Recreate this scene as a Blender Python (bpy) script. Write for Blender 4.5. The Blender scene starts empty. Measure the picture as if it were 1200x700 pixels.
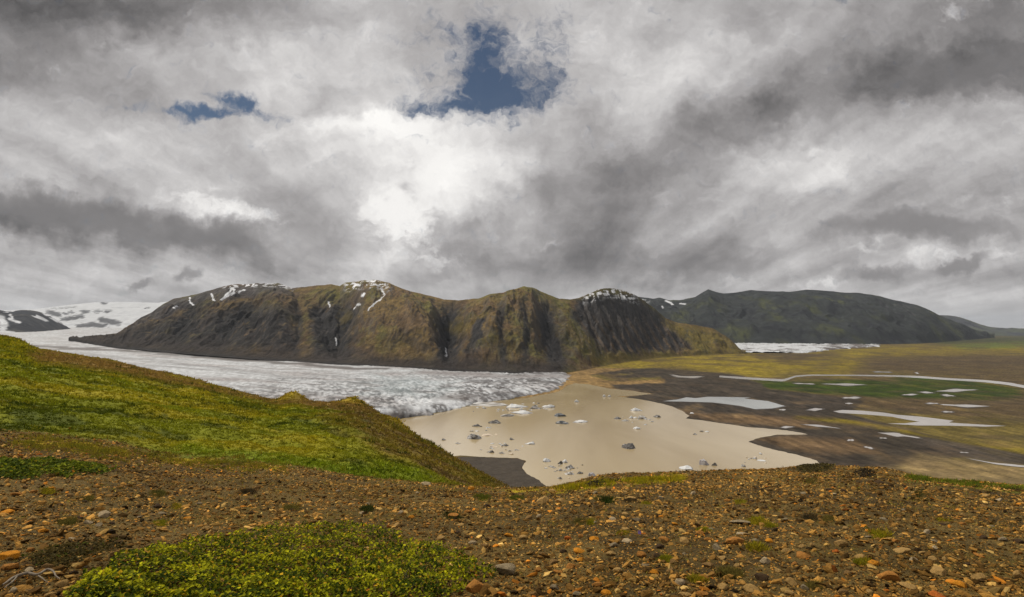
import bpy, bmesh, math, random
import numpy as np
from mathutils import Vector, Matrix

scene = bpy.context.scene
COL = scene.collection
rng = np.random.default_rng(7)
random.seed(7)

# ---- camera geometry: eye 200 m above the lagoon, looking along +Y -------------
F, CX, HY, H = 667.0, 600.0, 383.0, 200.0      # focal in photo pixels, column of the axis, row of the horizon, eye height

def srgb(r, g, b):
    f = lambda c: (c / 255 / 12.92) if c / 255 <= .04045 else ((c / 255 + .055) / 1.055) ** 2.4
    return np.array([f(r), f(g), f(b)])

# ---- noise ------------------------------------------------------------------------
def _hash(ix, iy, seed):
    n = (ix.astype(np.int64) * 374761393 + iy.astype(np.int64) * 668265263 + seed * 1442695041) & 0xFFFFFFFF
    n = ((n ^ (n >> 13)) * 1274126177) & 0xFFFFFFFF
    n = ((n ^ (n >> 16)) * 2246822519) & 0xFFFFFFFF
    return (n ^ (n >> 15)) & 0xFFFFFFFF

_ANG = np.linspace(0, 2 * np.pi, 257)[:256]
_GX, _GY = np.cos(_ANG), np.sin(_ANG)

def perlin(x, y, seed=0):
    x = np.asarray(x, float); y = np.asarray(y, float)
    xi = np.floor(x); yi = np.floor(y)
    xf = x - xi; yf = y - yi
    u = xf * xf * xf * (xf * (xf * 6 - 15) + 10)
    v = yf * yf * yf * (yf * (yf * 6 - 15) + 10)
    xi = xi.astype(np.int64); yi = yi.astype(np.int64)
    def g(dx, dy):
        h = _hash(xi + dx, yi + dy, seed) & 255
        return _GX[h] * (xf - dx) + _GY[h] * (yf - dy)
    a = g(0, 0); b = g(1, 0); c = g(0, 1); d = g(1, 1)
    return ((a + (b - a) * u) * (1 - v) + (c + (d - c) * u) * v) * 1.5

def fbm(x, y, octv=4, seed=0, gain=.5, lac=2.03):
    s = 0; a = 1; t = 0
    for i in range(octv):
        s = s + a * perlin(x, y, seed + i * 17); t += a
        x = x * lac + 3.1; y = y * lac - 1.7; a *= gain
    return s / t

def ridged(x, y, octv=4, seed=0, gain=.5, lac=2.03):
    s = 0; a = 1; t = 0
    for i in range(octv):
        s = s + a * (1 - 2 * np.abs(perlin(x, y, seed + i * 17))); t += a
        x = x * lac + 5.3; y = y * lac + 2.9; a *= gain
    return s / t

def sm(a, b, x):
    t = np.clip((x - a) / (b - a), 0, 1)
    return t * t * (3 - 2 * t)

def ip(x, pts):
    p = np.array(pts, float)
    return np.interp(x, p[:, 0], p[:, 1])

def ips(x, pts, w=12.0):
    """interpolation through pts, slightly rounded"""
    return (ip(x - w, pts) + 2 * ip(x - w / 2, pts) + 2 * ip(x, pts) + 2 * ip(x + w / 2, pts) + ip(x + w, pts)) / 8

def seg_dist(px, py, pts, ys=1.0):
    """distance to a polyline; second axis stretched by ys"""
    d = np.full(np.shape(px), 1e9)
    for (x0, y0), (x1, y1) in zip(pts[:-1], pts[1:]):
        ax, ay, bx, by = x0, y0 * ys, x1, y1 * ys
        vx, vy = bx - ax, by - ay
        L = vx * vx + vy * vy + 1e-9
        t = np.clip(((px - ax) * vx + (py * ys - ay) * vy) / L, 0, 1)
        d = np.minimum(d, np.hypot(px - ax - t * vx, py * ys - ay - t * vy))
    return d

def poly_sd(px, py, pts, ys=1.0):
    """signed distance to a polygon, negative inside"""
    d = seg_dist(px, py, list(pts) + [pts[0]], ys)
    ins = np.zeros(np.shape(px), bool)
    n = len(pts)
    for i in range(n):
        x0, y0 = pts[i]; x1, y1 = pts[(i + 1) % n]
        if y0 == y1: continue
        c = ((y0 > py) != (y1 > py)) & (px < (x1 - x0) * (py - y0) / (y1 - y0) + x0)
        ins ^= c
    return np.where(ins, -d, d)

# ---- meshes -------------------------------------------------------------------------
def mesh_from(name, verts, faces, mat, cols=None, smooth=False, parent=None):
    """verts (n,3); faces (m,k) of one size k"""
    me = bpy.data.meshes.new(name)
    verts = np.ascontiguousarray(verts, np.float32); faces = np.ascontiguousarray(faces, np.int32)
    k = faces.shape[1]; m = len(faces)
    me.vertices.add(len(verts)); me.vertices.foreach_set('co', verts.ravel())
    me.loops.add(m * k); me.loops.foreach_set('vertex_index', faces.ravel())
    me.polygons.add(m)
    me.polygons.foreach_set('loop_start', np.arange(0, m * k, k, dtype=np.int32))
    me.polygons.foreach_set('use_smooth', np.full(m, smooth))
    if cols is not None:
        a = me.color_attributes.new('Col', 'FLOAT_COLOR', 'POINT')
        c = np.ones((len(verts), 4), np.float32); c[:, :3] = np.clip(cols, 0, 1)
        a.data.foreach_set('color', c.ravel())
    me.update(calc_edges=True)
    me.materials.append(mat)
    o = bpy.data.objects.new(name, me); COL.objects.link(o)
    if parent: o.parent = parent
    return o

def grid_mesh(name, X, Y, Z, mat, cols=None, smooth=True):
    r, c = X.shape
    V = np.stack([X, Y, Z], -1).reshape(-1, 3)
    i = np.arange(r * c).reshape(r, c)
    Fc = np.stack([i[:-1, :-1], i[:-1, 1:], i[1:, 1:], i[1:, :-1]], -1).reshape(-1, 4)
    return mesh_from(name, V, Fc, mat, None if cols is None else cols.reshape(-1, 3), smooth)

def tag(o, label=None, cat=None, group=None, kind=None):
    if label: o['label'] = label
    if cat: o['category'] = cat
    if group: o['group'] = group
    if kind: o['kind'] = kind
    return o

def mix(a, b, w):
    return a + (b - a) * np.asarray(w)[..., None]

# ---- materials ------------------------------------------------------------------------
def nmat(name, rough=.9, var=(), bump=(), spec=.25, base=None, sheen=None, subs=0):
    """Principled; colour = 'Col' attribute (or base) times noise layers; bump layers of noise.
       var: (scale, detail, lo, hi)  bump: (scale, detail, distance)"""
    m = bpy.data.materials.new(name); m.use_nodes = True
    nt = m.node_tree; N = nt.nodes; L = nt.links
    P = N['Principled BSDF']
    P.inputs['Roughness'].default_value = rough
    P.inputs['Specular IOR Level'].default_value = spec
    tc = N.new('ShaderNodeTexCoord')
    if base is None:
        at = N.new('ShaderNodeAttribute'); at.attribute_name = 'Col'; c = at.outputs['Color']
    else:
        rg = N.new('ShaderNodeRGB'); rg.outputs[0].default_value = (*base, 1); c = rg.outputs[0]
    for sc, det, lo, hi in var:
        n = N.new('ShaderNodeTexNoise'); n.inputs['Scale'].default_value = sc; n.inputs['Detail'].default_value = det
        n.inputs['Roughness'].default_value = .6
        L.new(tc.outputs['Object'], n.inputs['Vector'])
        r = N.new('ShaderNodeMapRange'); r.inputs['From Min'].default_value = .3; r.inputs['From Max'].default_value = .7
        r.inputs['To Min'].default_value = lo; r.inputs['To Max'].default_value = hi
        L.new(n.outputs[0], r.inputs['Value'])
        x = N.new('ShaderNodeVectorMath'); x.operation = 'SCALE'
        L.new(c, x.inputs[0]); L.new(r.outputs[0], x.inputs['Scale']); c = x.outputs[0]
    L.new(c, P.inputs['Base Color'])
    prev = None
    for sc, det, dist in bump:
        n = N.new('ShaderNodeTexNoise'); n.inputs['Scale'].default_value = sc; n.inputs['Detail'].default_value = det
        L.new(tc.outputs['Object'], n.inputs['Vector'])
        b = N.new('ShaderNodeBump'); b.inputs['Distance'].default_value = dist
        L.new(n.outputs[0], b.inputs['Height'])
        if prev: L.new(prev, b.inputs['Normal'])
        prev = b.outputs[0]
    if prev: L.new(prev, P.inputs['Normal'])
    return m
HAZE = 1.15e-5
EXPOSURE = 0.5
SKY_GAIN = 10.0
BLUE_TINT = (.14, .185, .225)
# clouds: bearing (photo pixels / 100 at the frame's focal length), size, turn, strength
SKY_SOFT = [
 (4.9, 2.2, 1.2, .8, 0, .07), (6.5, 3.0, 1.6, .3, 0, -.04), (2.2, 3.0, 1.2, .3, .1, -.04),
 (.8, -.1, 2.2, .5, 0, -.17), (2.5, .15, 1.5, .35, 0, -.08), (-.1, .85, .9, .35, 0, -.13), (2.0, .7, 1.5, .35, 0, .05),
 (1.5, 1.75, 1.6, .35, 0, .05), (3.6, .5, .8, .6, 0, .06),
 (-.2, 2.5, .9, .25, .1, -.22), (1.2, 2.65, 1.0, .22, .12, -.15), (2.6, 2.85, .9, .2, .12, -.14),
 (1, 3.3, 1.8, .3, 0, .01), (4.2, 1.5, 1.0, .2, 0, .14), (5.4, 2.0, .8, .6, .2, .16), (3.9, 1.9, .8, .2, 0, .05),
 (6.6, 2.2, .9, .4, -.45, -.10), (7.6, 2.1, 1.0, .5, -.35, -.06), (8.7, 1.45, .8, .25, -.45, -.07),
 (6.0, 2.95, 1.5, .3, 0, -.07), (8.0, 3.1, 1.2, .25, 0, -.10),
 (11.4, .8, 1.5, .38, -.15, -.27), (9.4, 1.2, .6, .3, -.5, -.08), (11.6, .1, .8, .2, -.15, -.12),
 (9.6, 1.95, 1.2, .22, -.15, .07), (9.75, 1.05, .45, .3, 0, .07), (8.2, .9, .9, .25, -.45, .08), (7.2, .7, .7, .6, 0, .05),
 (10.9, 2.35, 1.2, .2, 0, -.06), (11.4, 3.5, 1.2, .3, 0, .04), (.6, 3.4, 1.5, .25, 0, .03), (10.5, 3.0, 1.0, .15, 0, .06),
]
SKY_BRIGHT = [
 (2.7, 2.47, .65, .17, .2, 1.05), (4.6, 2.5, .45, .4, .6, 1.15), (5.15, 1.9, .36, .45, -.2, 1.15), (4.6, 1.5, .75, .09, 0, .6),
 (9.65, 2.0, .4, .1, -.2, .35), (10.2, 2.93, .7, .07, 0, .45), (11.4, 3.0, .8, .1, 0, .4), (9.4, 3.33, .7, .05, 0, .5),
 (5.2, 3.0, .25, .15, 0, .45), (6.1, 3.0, .25, .12, 0, .25), (3.5, 1.55, .4, .1, 0, .3), (3.4, 2.85, .12, .3, -.3, .4),
]
SKY_DARK = [
 (.0, 2.4, .9, .24, .1, 1.1), (1.3, 2.62, .9, .2, .15, 1.05), (2.6, 2.78, .7, .2, .2, .95), (3.9, 2.75, .45, .35, .4, .65), (3.6, 2.2, .35, .3, .5, .35),
 (6.4, 2.2, .7, .26, -.45, .45), (7.8, 1.9, .8, .25, -.3, .28), (11.3, .8, 1.3, .3, -.15, 1.2), (10.8, 2.67, 1.4, .17, 0, 1.25),
 (10.3, 3.18, .5, .15, 0, 1.1), (11.25, 3.1, .32, .11, -.3, 1.4), (11.9, 3.22, .4, .06, 0, .6), (8.3, 3.1, .7, .14, .05, .7),
 (1.65, 3.36, .15, .06, -.2, 1.2), (2.1, 3.28, .25, .1, -.35, .95), (4.8, 2.25, .15, .15, 0, .6), (6.3, 3.25, .9, .18, 0, .35), (9.1, 1.35, .3, .15, -.4, .6),
]
SKY_BLUE = [
 (5.8, 1.12, .52, .27, 0, 1.5), (5.72, .6, .28, .5, .1, 1.2), (6.45, .55, .28, .55, .1, .85), (5.1, 1.28, .5, .12, 0, 1.0),
 (2.82, 1.18, .42, .095, .35, 1.6), (2.4, 1.3, .4, .095, .1, 1.6), (1.7, 1.28, .4, .05, .05, .45), (9.82, .0, .1, .08, 0, .7), (5.2, .6, .6, .45, 0, .42), (6.5, 1.1, .35, .25, 0, .2),
]
# ======================= CAMERA, LIGHT, SKY ===============================================
cam = bpy.data.cameras.new('camera'); cam.lens = 20.0; cam.sensor_width = 36.0
cam.shift_y = (HY - 350) / 1200.0
cam.clip_start = .1; cam.clip_end = 200000
co = bpy.data.objects.new('camera', cam); COL.objects.link(co)
co.location = (0, 0, H); co.rotation_euler = (math.radians(90), 0, 0)
scene.camera = co

SUN_EL, SUN_AZ = math.radians(55), math.radians(-58)        # ahead of the camera and to the left
sun = bpy.data.lights.new('sun', 'SUN'); sun.energy = 2.4; sun.angle = math.radians(5); sun.color = (1, .92, .8)
so = bpy.data.objects.new('sun', sun); COL.objects.link(so)
sd = Vector((math.sin(SUN_AZ) * math.cos(SUN_EL), math.cos(SUN_AZ) * math.cos(SUN_EL), math.sin(SUN_EL)))
so.rotation_euler = sd.to_track_quat('Z', 'Y').to_euler()

w = bpy.data.worlds.new('World'); scene.world = w; w.use_nodes = True
nt = w.node_tree; N = nt.nodes; L = nt.links
bg = N['Background']; bg.inputs['Strength'].default_value = .1
sky = N.new('ShaderNodeTexSky'); sky.sky_type = 'NISHITA'; sky.sun_disc = False
sky.sun_elevation = SUN_EL; sky.sun_rotation = SUN_AZ
tc = N.new('ShaderNodeTexCoord')

def val(x):
    return x
def M(op, a, b=None, c=None, clamp=False):
    n = N.new('ShaderNodeMath'); n.operation = op; n.use_clamp = clamp
    for i, s in enumerate((a, b, c)):
        if s is None: continue
        if isinstance(s, (int, float)): n.inputs[i].default_value = s
        else: L.new(s, n.inputs[i])
    return n.outputs[0]
def VM(op, a, b=None, s=None):
    n = N.new('ShaderNodeVectorMath'); n.operation = op
    for i, q in enumerate((a, b)):
        if q is None: continue
        if isinstance(q, tuple): n.inputs[i].default_value = q
        else: L.new(q, n.inputs[i])
    if s is not None:
        if isinstance(s, (int, float)): n.inputs['Scale'].default_value = s
        else: L.new(s, n.inputs['Scale'])
    return n.outputs['Value'] if op in ('DOT_PRODUCT', 'LENGTH') else n.outputs[0]
def NOISE(vec, scale, det=6, rough=.55, dist=0.0, out=0):
    n = N.new('ShaderNodeTexNoise'); n.inputs['Scale'].default_value = scale; n.inputs['Detail'].default_value = det
    n.inputs['Roughness'].default_value = rough; n.inputs['Distortion'].default_value = dist
    L.new(vec, n.inputs['Vector']); return n.outputs[out]
def SS(x, a, b):
    n = N.new('ShaderNodeMapRange'); n.interpolation_type = 'SMOOTHSTEP'
    n.inputs['From Min'].default_value = a; n.inputs['From Max'].default_value = b
    L.new(x, n.inputs['Value']); return n.outputs[0]

D = VM('NORMALIZE', tc.outputs['Generated'])
sx = N.new('ShaderNodeSeparateXYZ'); L.new(D, sx.inputs[0])
ay = M('MAXIMUM', M('ABSOLUTE', sx.outputs[1]), .12)
U = M('MULTIPLY_ADD', M('DIVIDE', sx.outputs[0], ay), F / 100, 6.0)       # tangent-plane bearings, in degrees-like units
V = M('SUBTRACT', HY / 100, M('MULTIPLY', M('DIVIDE', sx.outputs[2], ay), F / 100))
cb = N.new('ShaderNodeCombineXYZ'); L.new(U, cb.inputs[0]); L.new(V, cb.inputs[1])
P0 = cb.outputs[0]
# a flat cloud deck seen in perspective
zz = M('ADD', M('MAXIMUM', sx.outputs[2], 0.0), .16)
cd = N.new('ShaderNodeCombineXYZ'); L.new(M('DIVIDE', sx.outputs[0], zz), cd.inputs[0]); L.new(M('DIVIDE', sx.outputs[1], zz), cd.inputs[1])
Q = cd.outputs[0]
wn = NOISE(P0, 1.1, 5, .6, 0, 1)
warp = VM('SCALE', VM('SUBTRACT', wn, (.5, .5, .5)), None, 1.0)
wn2 = NOISE(P0, 4.5, 4, .6, 0, 1)
warp2 = VM('SCALE', VM('SUBTRACT', wn2, (.5, .5, .5)), None, .34)
PW = VM('MULTIPLY', VM('ADD', VM('ADD', P0, warp), warp2), (1, 1, 0))
PS = VM('MULTIPLY', VM('ADD', VM('ADD', P0, VM('SCALE', warp, None, .45)), warp2), (1, 1, 0))

def BL(acc, p, cx, cy, sx_, sy_, rot, amp):
    mp = N.new('ShaderNodeMapping'); mp.vector_type = 'TEXTURE'
    mp.inputs['Location'].default_value = (cx, cy, 0); mp.inputs['Rotation'].default_value = (0, 0, rot)
    mp.inputs['Scale'].default_value = (sx_, sy_, 1)
    L.new(p, mp.inputs['Vector'])
    q = VM('DOT_PRODUCT', mp.outputs[0], mp.outputs[0])
    g = M('POWER', .36788, q)
    return M('MULTIPLY_ADD', g, amp, acc)

lev = .605
for b in SKY_SOFT: lev = BL(lev, PW, *b)
n1 = NOISE(Q, 1.1, 9, .56, .1)
n2 = NOISE(VM('MULTIPLY', PW, (1, 1.8, 1)), .75, 10, .58, .1)
n3 = NOISE(VM('MULTIPLY', PS, (1, 1.6, 1)), 2.4, 8, .6, .05)
lev = M('MULTIPLY_ADD', M('SUBTRACT', n1, .5), .24, lev)
lev = M('MULTIPLY_ADD', M('SUBTRACT', n2, .5), .25, lev)
lev = M('MULTIPLY_ADD', M('SUBTRACT', n3, .5), .09, lev)
n4 = NOISE(VM('MULTIPLY', VM('ADD', Q, VM('SCALE', warp, None, .12)), (1.9, .36, 1)), 1.3, 8, .56, .1)
lev = M('MULTIPLY_ADD', M('SUBTRACT', n4, .5), .38, lev)
lev = M('MULTIPLY_ADD', M('SUBTRACT', NOISE(VM('MULTIPLY', PS, (1, 1.5, 1)), 7.0, 6, .6, .3), .5), .06, lev)
lev = M('MULTIPLY_ADD', M('SUBTRACT', lev, .59), 1.22, .59)
# bright openings
g = 0.0
for b in SKY_BRIGHT: g = BL(g, PS, *b)
g = M('MULTIPLY_ADD', M('SUBTRACT', n2, .5), 1.7, g)
g = M('MULTIPLY_ADD', M('SUBTRACT', n3, .5), 2.3, g)
gm = SS(g, .22, 1.3)
lev = M('ADD', lev, M('MULTIPLY', gm, M('MULTIPLY', M('SUBTRACT', .835, lev), 1.0)))
# darker separate clouds with firmer edges
k = 0.0
for b in SKY_DARK: k = BL(k, PS, *b)
k = M('MULTIPLY_ADD', M('SUBTRACT', n3, .5), 1.0, k)
k = M('MULTIPLY_ADD', M('SUBTRACT', n1, .5), .5, k)
km = SS(k, .15, 1.15)
lev = M('SUBTRACT', lev, M('MULTIPLY', km, M('MULTIPLY', M('SUBTRACT', lev, .42), .78)))
lev = M('MINIMUM', M('MAXIMUM', lev, .2), .86)
lin = M('POWER', lev, 2.25)
rampn = N.new('ShaderNodeValToRGB'); L.new(lev, rampn.inputs[0])
r = rampn.color_ramp; r.elements[0].position = .25; r.elements[0].color = (1.0, .955, .965, 1)
r.elements[1].position = .95; r.elements[1].color = (1.0, .985, .945, 1)
e = r.elements.new(.45); e.color = (1.0, .952, .945, 1)
e = r.elements.new(.65); e.color = (1.0, .968, .96, 1)
cl = VM('SCALE', VM('SCALE', rampn.outputs[0], None, lin), None, SKY_GAIN)
# openings to the blue
bsum = 0.0
for b in SKY_BLUE: bsum = BL(bsum, PS, *b)
bsum = M('MULTIPLY_ADD', M('SUBTRACT', n3, .5), 1.9, bsum)
bsum = M('MULTIPLY_ADD', M('SUBTRACT', NOISE(PS, 8, 8, .65, .5), .5), 1.9, bsum)
bm = M('MULTIPLY', SS(bsum, .14, 1.5), .96)
mx = N.new('ShaderNodeMix'); mx.data_type = 'RGBA'
L.new(bm, mx.inputs[0]); L.new(cl, mx.inputs[6])
bl = VM('MULTIPLY', sky.outputs[0], BLUE_TINT)
L.new(bl, mx.inputs[7])
L.new(mx.outputs[2], bg.inputs['Color'])
w.cycles.sampling_method = 'MANUAL'; w.cycles.sample_map_resolution = 512

scene.view_settings.view_transform = 'Standard'; scene.view_settings.look = 'None'
scene.view_settings.exposure = EXPOSURE; scene.view_settings.gamma = 1
scene.view_settings.use_curve_mapping = False
# ======================= NEAR GROUND (gravel brow and the green hillside) =====================
C_YG = [(-600, 505), (0, 508), (130, 520), (200, 543), (300, 547), (420, 560), (520, 568), (600, 573), (640, 571), (665, 567),
        (700, 558), (740, 555), (800, 552.5), (900, 549), (960, 546), (1030, 549), (1100, 560), (1200, 571), (1500, 592), (1900, 600)]
C_Y0 = [(-600, 14), (0, 15), (600, 15), (960, 17), (1200, 14), (1900, 13)]
C_YR = [(-600, 372), (-200, 384), (-60, 389), (0, 393), (20, 397), (40, 409), (70, 413), (100, 419), (130, 424), (190, 437), (222, 444), (250, 452),
        (290, 463), (325, 471), (345, 467), (365, 471), (415, 472), (430, 477), (450, 487), (480, 505), (520, 530), (560, 554), (600, 573),
        (640, 600), (700, 650), (900, 800), (1900, 1000)]
C_DR = [(-600, 300), (-200, 260), (0, 220), (100, 180), (200, 150), (330, 115), (420, 95), (480, 80), (560, 60), (600, 52), (700, 45), (1900, 35)]
C_YB = [(-600, 1), (380, 2), (430, 10), (500, 26), (600, 45), (700, 90), (1900, 150)]

KNOBS = [(-41.8, 109, 1.1), (-43.6, 112, .7), (-27.2, 95, .55), (-25.3, 93, .4), (-57, 128, .5), (-16.5, 84, .5)]

def near_D(x, Y, noise=True):
    Yc = np.maximum(Y, 1.5); u = x / Yc
    px = np.clip(CX + F * u, -600, 1900)
    yg = ips(px, C_YG); Yg = ip(px, C_Y0); Dc = (yg - HY) / F * Yg
    D0 = 1.45
    s = np.maximum(Y / Yg, 0)
    din = D0 + (Dc - D0) * np.minimum(s, 1) ** 1.2
    e = np.maximum(Y - Yg, 0); sl = (Dc - D0) * 1.2 / Yg
    Dg = din + sl * e + .75 * (e - 4 * (1 - np.exp(-e / 4)))
    yr = ips(px, C_YR, 6); Yr = ip(px, C_DR); Dr = (yr - HY) / F * Yr
    Db = (yg + ip(px, C_YB) - HY) / F * Yg
    s2 = (Y - Yg) / (Yr - Yg)
    slr = (Dr - Db) / (Yr - Yg)
    e2 = np.maximum(Y - Yr, 0)
    Dh = Db + (Dr - Db) * np.clip(s2, 0, 1) + np.maximum(Yg - Y, 0) * .35 + slr * e2 + .72 * (e2 - 14 * (1 - np.exp(-e2 / 14)))
    k = .25
    h = np.clip(.5 + .5 * (Dh - Dg) / k, 0, 1)
    D = Dh + (Dg - Dh) * h - k * h * (1 - h)
    if noise:
        hw = sm(0, 3, Y - Yg) * sm(-.3, .6, Dg - Dh)          # on the hillside
        D = D - (fbm(x / 2.6, Y / 2.6, 3, 3) * .10 + fbm(x / .5, Y / .5, 2, 5) * .02) * np.clip(Y / 9, .2, 1) * (1 - hw)
        D = D - hw * (fbm(x / 22, Y / 22, 3, 11) * .55 * np.clip(Y / 80, .2, 1.3) + fbm(x / 5, Y / 5, 3, 12) * .38 + fbm(x / 1.3, Y / 1.3, 3, 13) * .24)
        for kx, kY, kh in KNOBS:
            D = D - kh * np.exp(-(((x - kx) / 1.6) ** 2 + ((Y - kY) / 5.0) ** 2)) * (1 + .5 * fbm(x / .8, Y / .8, 2, 15))
        D = D - sm(0, 1, e2 / 30) * fbm(x / 15, Y / 15, 4, 14) * 3
    return np.minimum(D, H + 4), px, Yg, Yr, Dg, Dh

def near_z(x, y):
    return H - near_D(np.asarray(x, float), np.asarray(y, float))[0]

def at(px, row, Ymax=330.0):
    """point of the near ground seen at a photo pixel"""
    Ys = np.geomspace(2.2, Ymax, 2600)
    x = (px - CX) / F * Ys
    r = HY + F * near_D(x, Ys)[0] / Ys
    i = np.argmax(r <= row) if (r <= row).any() else len(Ys) - 1
    return float(x[i]), float(Ys[i]), float(H - near_D(x[i:i + 1], Ys[i:i + 1])[0][0])

# colour of the near ground -------------------------------------------------------------------
C_GRAVEL = np.array([.135, .090, .024]); C_SOIL = np.array([.055, .036, .011])
C_MOSSY = np.array([.31, .26, .012]); C_GREEN = np.array([.185, .198, .009]); C_DKGREEN = np.array([.040, .062, .006])
C_HEATH = np.array([.25, .155, .045]); C_OLIVE = np.array([.25, .175, .024]); C_ROCKY = np.array([.13, .085, .036])

def near_col(x, Y):
    D, px, Yg, Yr, Dg, Dh = near_D(x, Y)
    row = HY + F * D / np.maximum(Y, .5)
    n1 = fbm(x / 9, Y / 9, 4, 41); n2 = fbm(x / 2.2, Y / 2.2, 4, 42); n3 = fbm(x / .45, Y / .45, 3, 43); nb = fbm(x / 30, Y / 30, 3, 44)
    # gravel: soil with worn mossy streaks
    c = mix(C_GRAVEL, C_SOIL, sm(-.3, .4, n2 + n3 * .6))
    c = mix(c, C_OLIVE * .8, sm(.12, .5, n2 * .7 + n1 * .8 + n3 * .3) * .5)
    # hillside
    hill = np.broadcast_to(C_GREEN, c.shape)
    hill = mix(hill, C_MOSSY, sm(-.15, .45, n1 + n2 * .4 + .1))
    hill = mix(hill, C_DKGREEN, sm(.06, .38, n2 * 1.0 - n1 * .3 + n3 * .35 + fbm(x / 6, Y / 14, 3, 45) * .6) * .72)  # dark green heath, deepened in clumps to stand in for weak shading
    spur = sm(330, 400, px - (row - 470) * 1.35 + nb * 60 + n1 * 40) * sm(18, 34, Y + n1 * 10)
    hill = mix(hill, C_OLIVE * (.8 + .5 * n2[..., None]), spur * .95)
    hill = mix(hill, C_ROCKY, spur * sm(-.1, .3, n1 * .6 + n2) * .85)
    hill = mix(hill, C_DKGREEN * 1.2, spur * sm(.05, .3, -n1 * .7 + n3 * .4 + n2 * .2) * .55)
    # heather band below the ridge
    dist = seg_dist(px, row, [(60, 424), (130, 436), (200, 455), (270, 472), (330, 482), (400, 478)], 2.2)
    hill = mix(hill, C_HEATH, sm(52, 12, dist + n1 * 30 + n2 * 12) * sm(55, 95, Y) * .95)
    kn = sm(46, 26, px) * sm(150, 190, Y)
    hill = mix(hill, C_OLIVE * .6, kn * .7)
    for kx, kY, kh in KNOBS:
        hill = mix(hill, np.array([.34, .25, .015]), np.exp(-(((x - kx) / 1.9) ** 2 + ((Y - kY) / 6.0) ** 2)) * .8)
    # bright green tongue in the trough
    tong = seg_dist(px, row, [(230, 532), (320, 545), (400, 552), (470, 556)], 2.5)
    hill = mix(hill, np.array([.17, .22, .009]), sm(45, 10, tong + n2 * 20) * .8 * (1 - spur * .8))
    hw = sm(-.5, 1.6, (Y - Yg) + n2 * 2.2 + n1 * 1.2) * sm(620, 560, px)
    c = mix(c, hill, hw)
    # yellow moss on the brow
    for pts, wd in MOSS_PATCH:
        d = seg_dist(px, row, pts, 2.5)
        c = mix(c, C_MOSSY * np.array([1.3, 1.15, 1]), sm(wd, wd * .3, d + (n2 * .8 + n3) * wd * .9) * .9)
    stripd = seg_dist(px, row, [(1065, 560), (1110, 564), (1150, 569), (1230, 576), (1330, 583)], 2.0)
    c = mix(c, C_GREEN * .9, sm(14, 4, stripd + n3 * 5))
    # lower, hidden flank
    c = mix(c, C_ROCKY, sm(20, 60, D - 20 - (Y * .1)) * sm(0, 20, Y - np.where(px > 600, Yg, Yr)) * .6)
    return c, hw, row, px

MOSS_PATCH = [([(655, 573), (690, 569), (715, 566)], 12), ([(735, 566), (765, 562), (795, 560)], 11), ([(785, 560), (800, 557)], 7),
              ([(20, 520), (90, 522), (140, 531)], 14), ([(190, 540), (250, 541)], 10), ([(290, 545), (320, 548)], 8), ([(600, 576), (625, 574)], 8), ([(640, 578), (660, 577)], 6)]

us = np.concatenate([np.linspace(-3.2, -1.12, 70)[:-1], np.linspace(-1.12, 1.12, 1000), np.linspace(1.12, 3.2, 70)[1:]])
Ys = np.concatenate([np.linspace(-6, 1.5, 12)[:-1], np.geomspace(1.5, 30, 430), np.geomspace(30, 460, 330)[1:]])
Yg_, Ug_ = np.meshgrid(Ys, us, indexing='ij')
Xg_ = Ug_ * np.maximum(Yg_, 1.5)
near_c = near_col(Xg_, Yg_)[0]
m_ground = nmat('near_ground', .95, var=[(7, 8, .75, 1.25), (45, 6, .6, 1.4)], bump=[(25, 8, .05), (110, 4, .012)], spec=.15)
ground = grid_mesh('ground', Xg_, Yg_, near_z(Xg_, Yg_), m_ground, near_c)
tag(ground, 'stony brown brow in front and the green heath hillside dropping to the lagoon', 'ground', kind='structure')

# ---- gravel, stones ------------------------------------------------------------------------------
def ico(sub):
    bm = bmesh.new(); bmesh.ops.create_icosphere(bm, subdivisions=sub, radius=1)
    v = np.array([p.co[:] for p in bm.verts]); f = np.array([[q.index for q in t.verts] for t in bm.faces]); bm.free()
    return v, f

def rot_mats(n, tilt=.5):
    a = rng.uniform(0, 2 * np.pi, n); b = rng.normal(0, tilt, n); c = rng.normal(0, tilt, n)
    Rz = np.zeros((n, 3, 3)); Rz[:, 0, 0] = np.cos(a); Rz[:, 0, 1] = -np.sin(a); Rz[:, 1, 0] = np.sin(a); Rz[:, 1, 1] = np.cos(a); Rz[:, 2, 2] = 1
    Rx = np.zeros((n, 3, 3)); Rx[:, 1, 1] = np.cos(b); Rx[:, 1, 2] = -np.sin(b); Rx[:, 2, 1] = np.sin(b); Rx[:, 2, 2] = np.cos(b); Rx[:, 0, 0] = 1
    Ry = np.zeros((n, 3, 3)); Ry[:, 0, 0] = np.cos(c); Ry[:, 0, 2] = np.sin(c); Ry[:, 2, 0] = -np.sin(c); Ry[:, 2, 2] = np.cos(c); Ry[:, 1, 1] = 1
    return Rx @ Ry @ Rz

STONE_COLS = np.array([[.20, .135, .068], [.15, .10, .052], [.095, .065, .036], [.055, .040, .025], [.17, .14, .10], [.24, .185, .115],
                       [.26, .125, .030], [.21, .085, .024], [.03, .023, .016], [.30, .25, .18]])
STONE_P = np.array([.20, .22, .22, .15, .05, .06, .018, .008, .08, .015])

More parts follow.
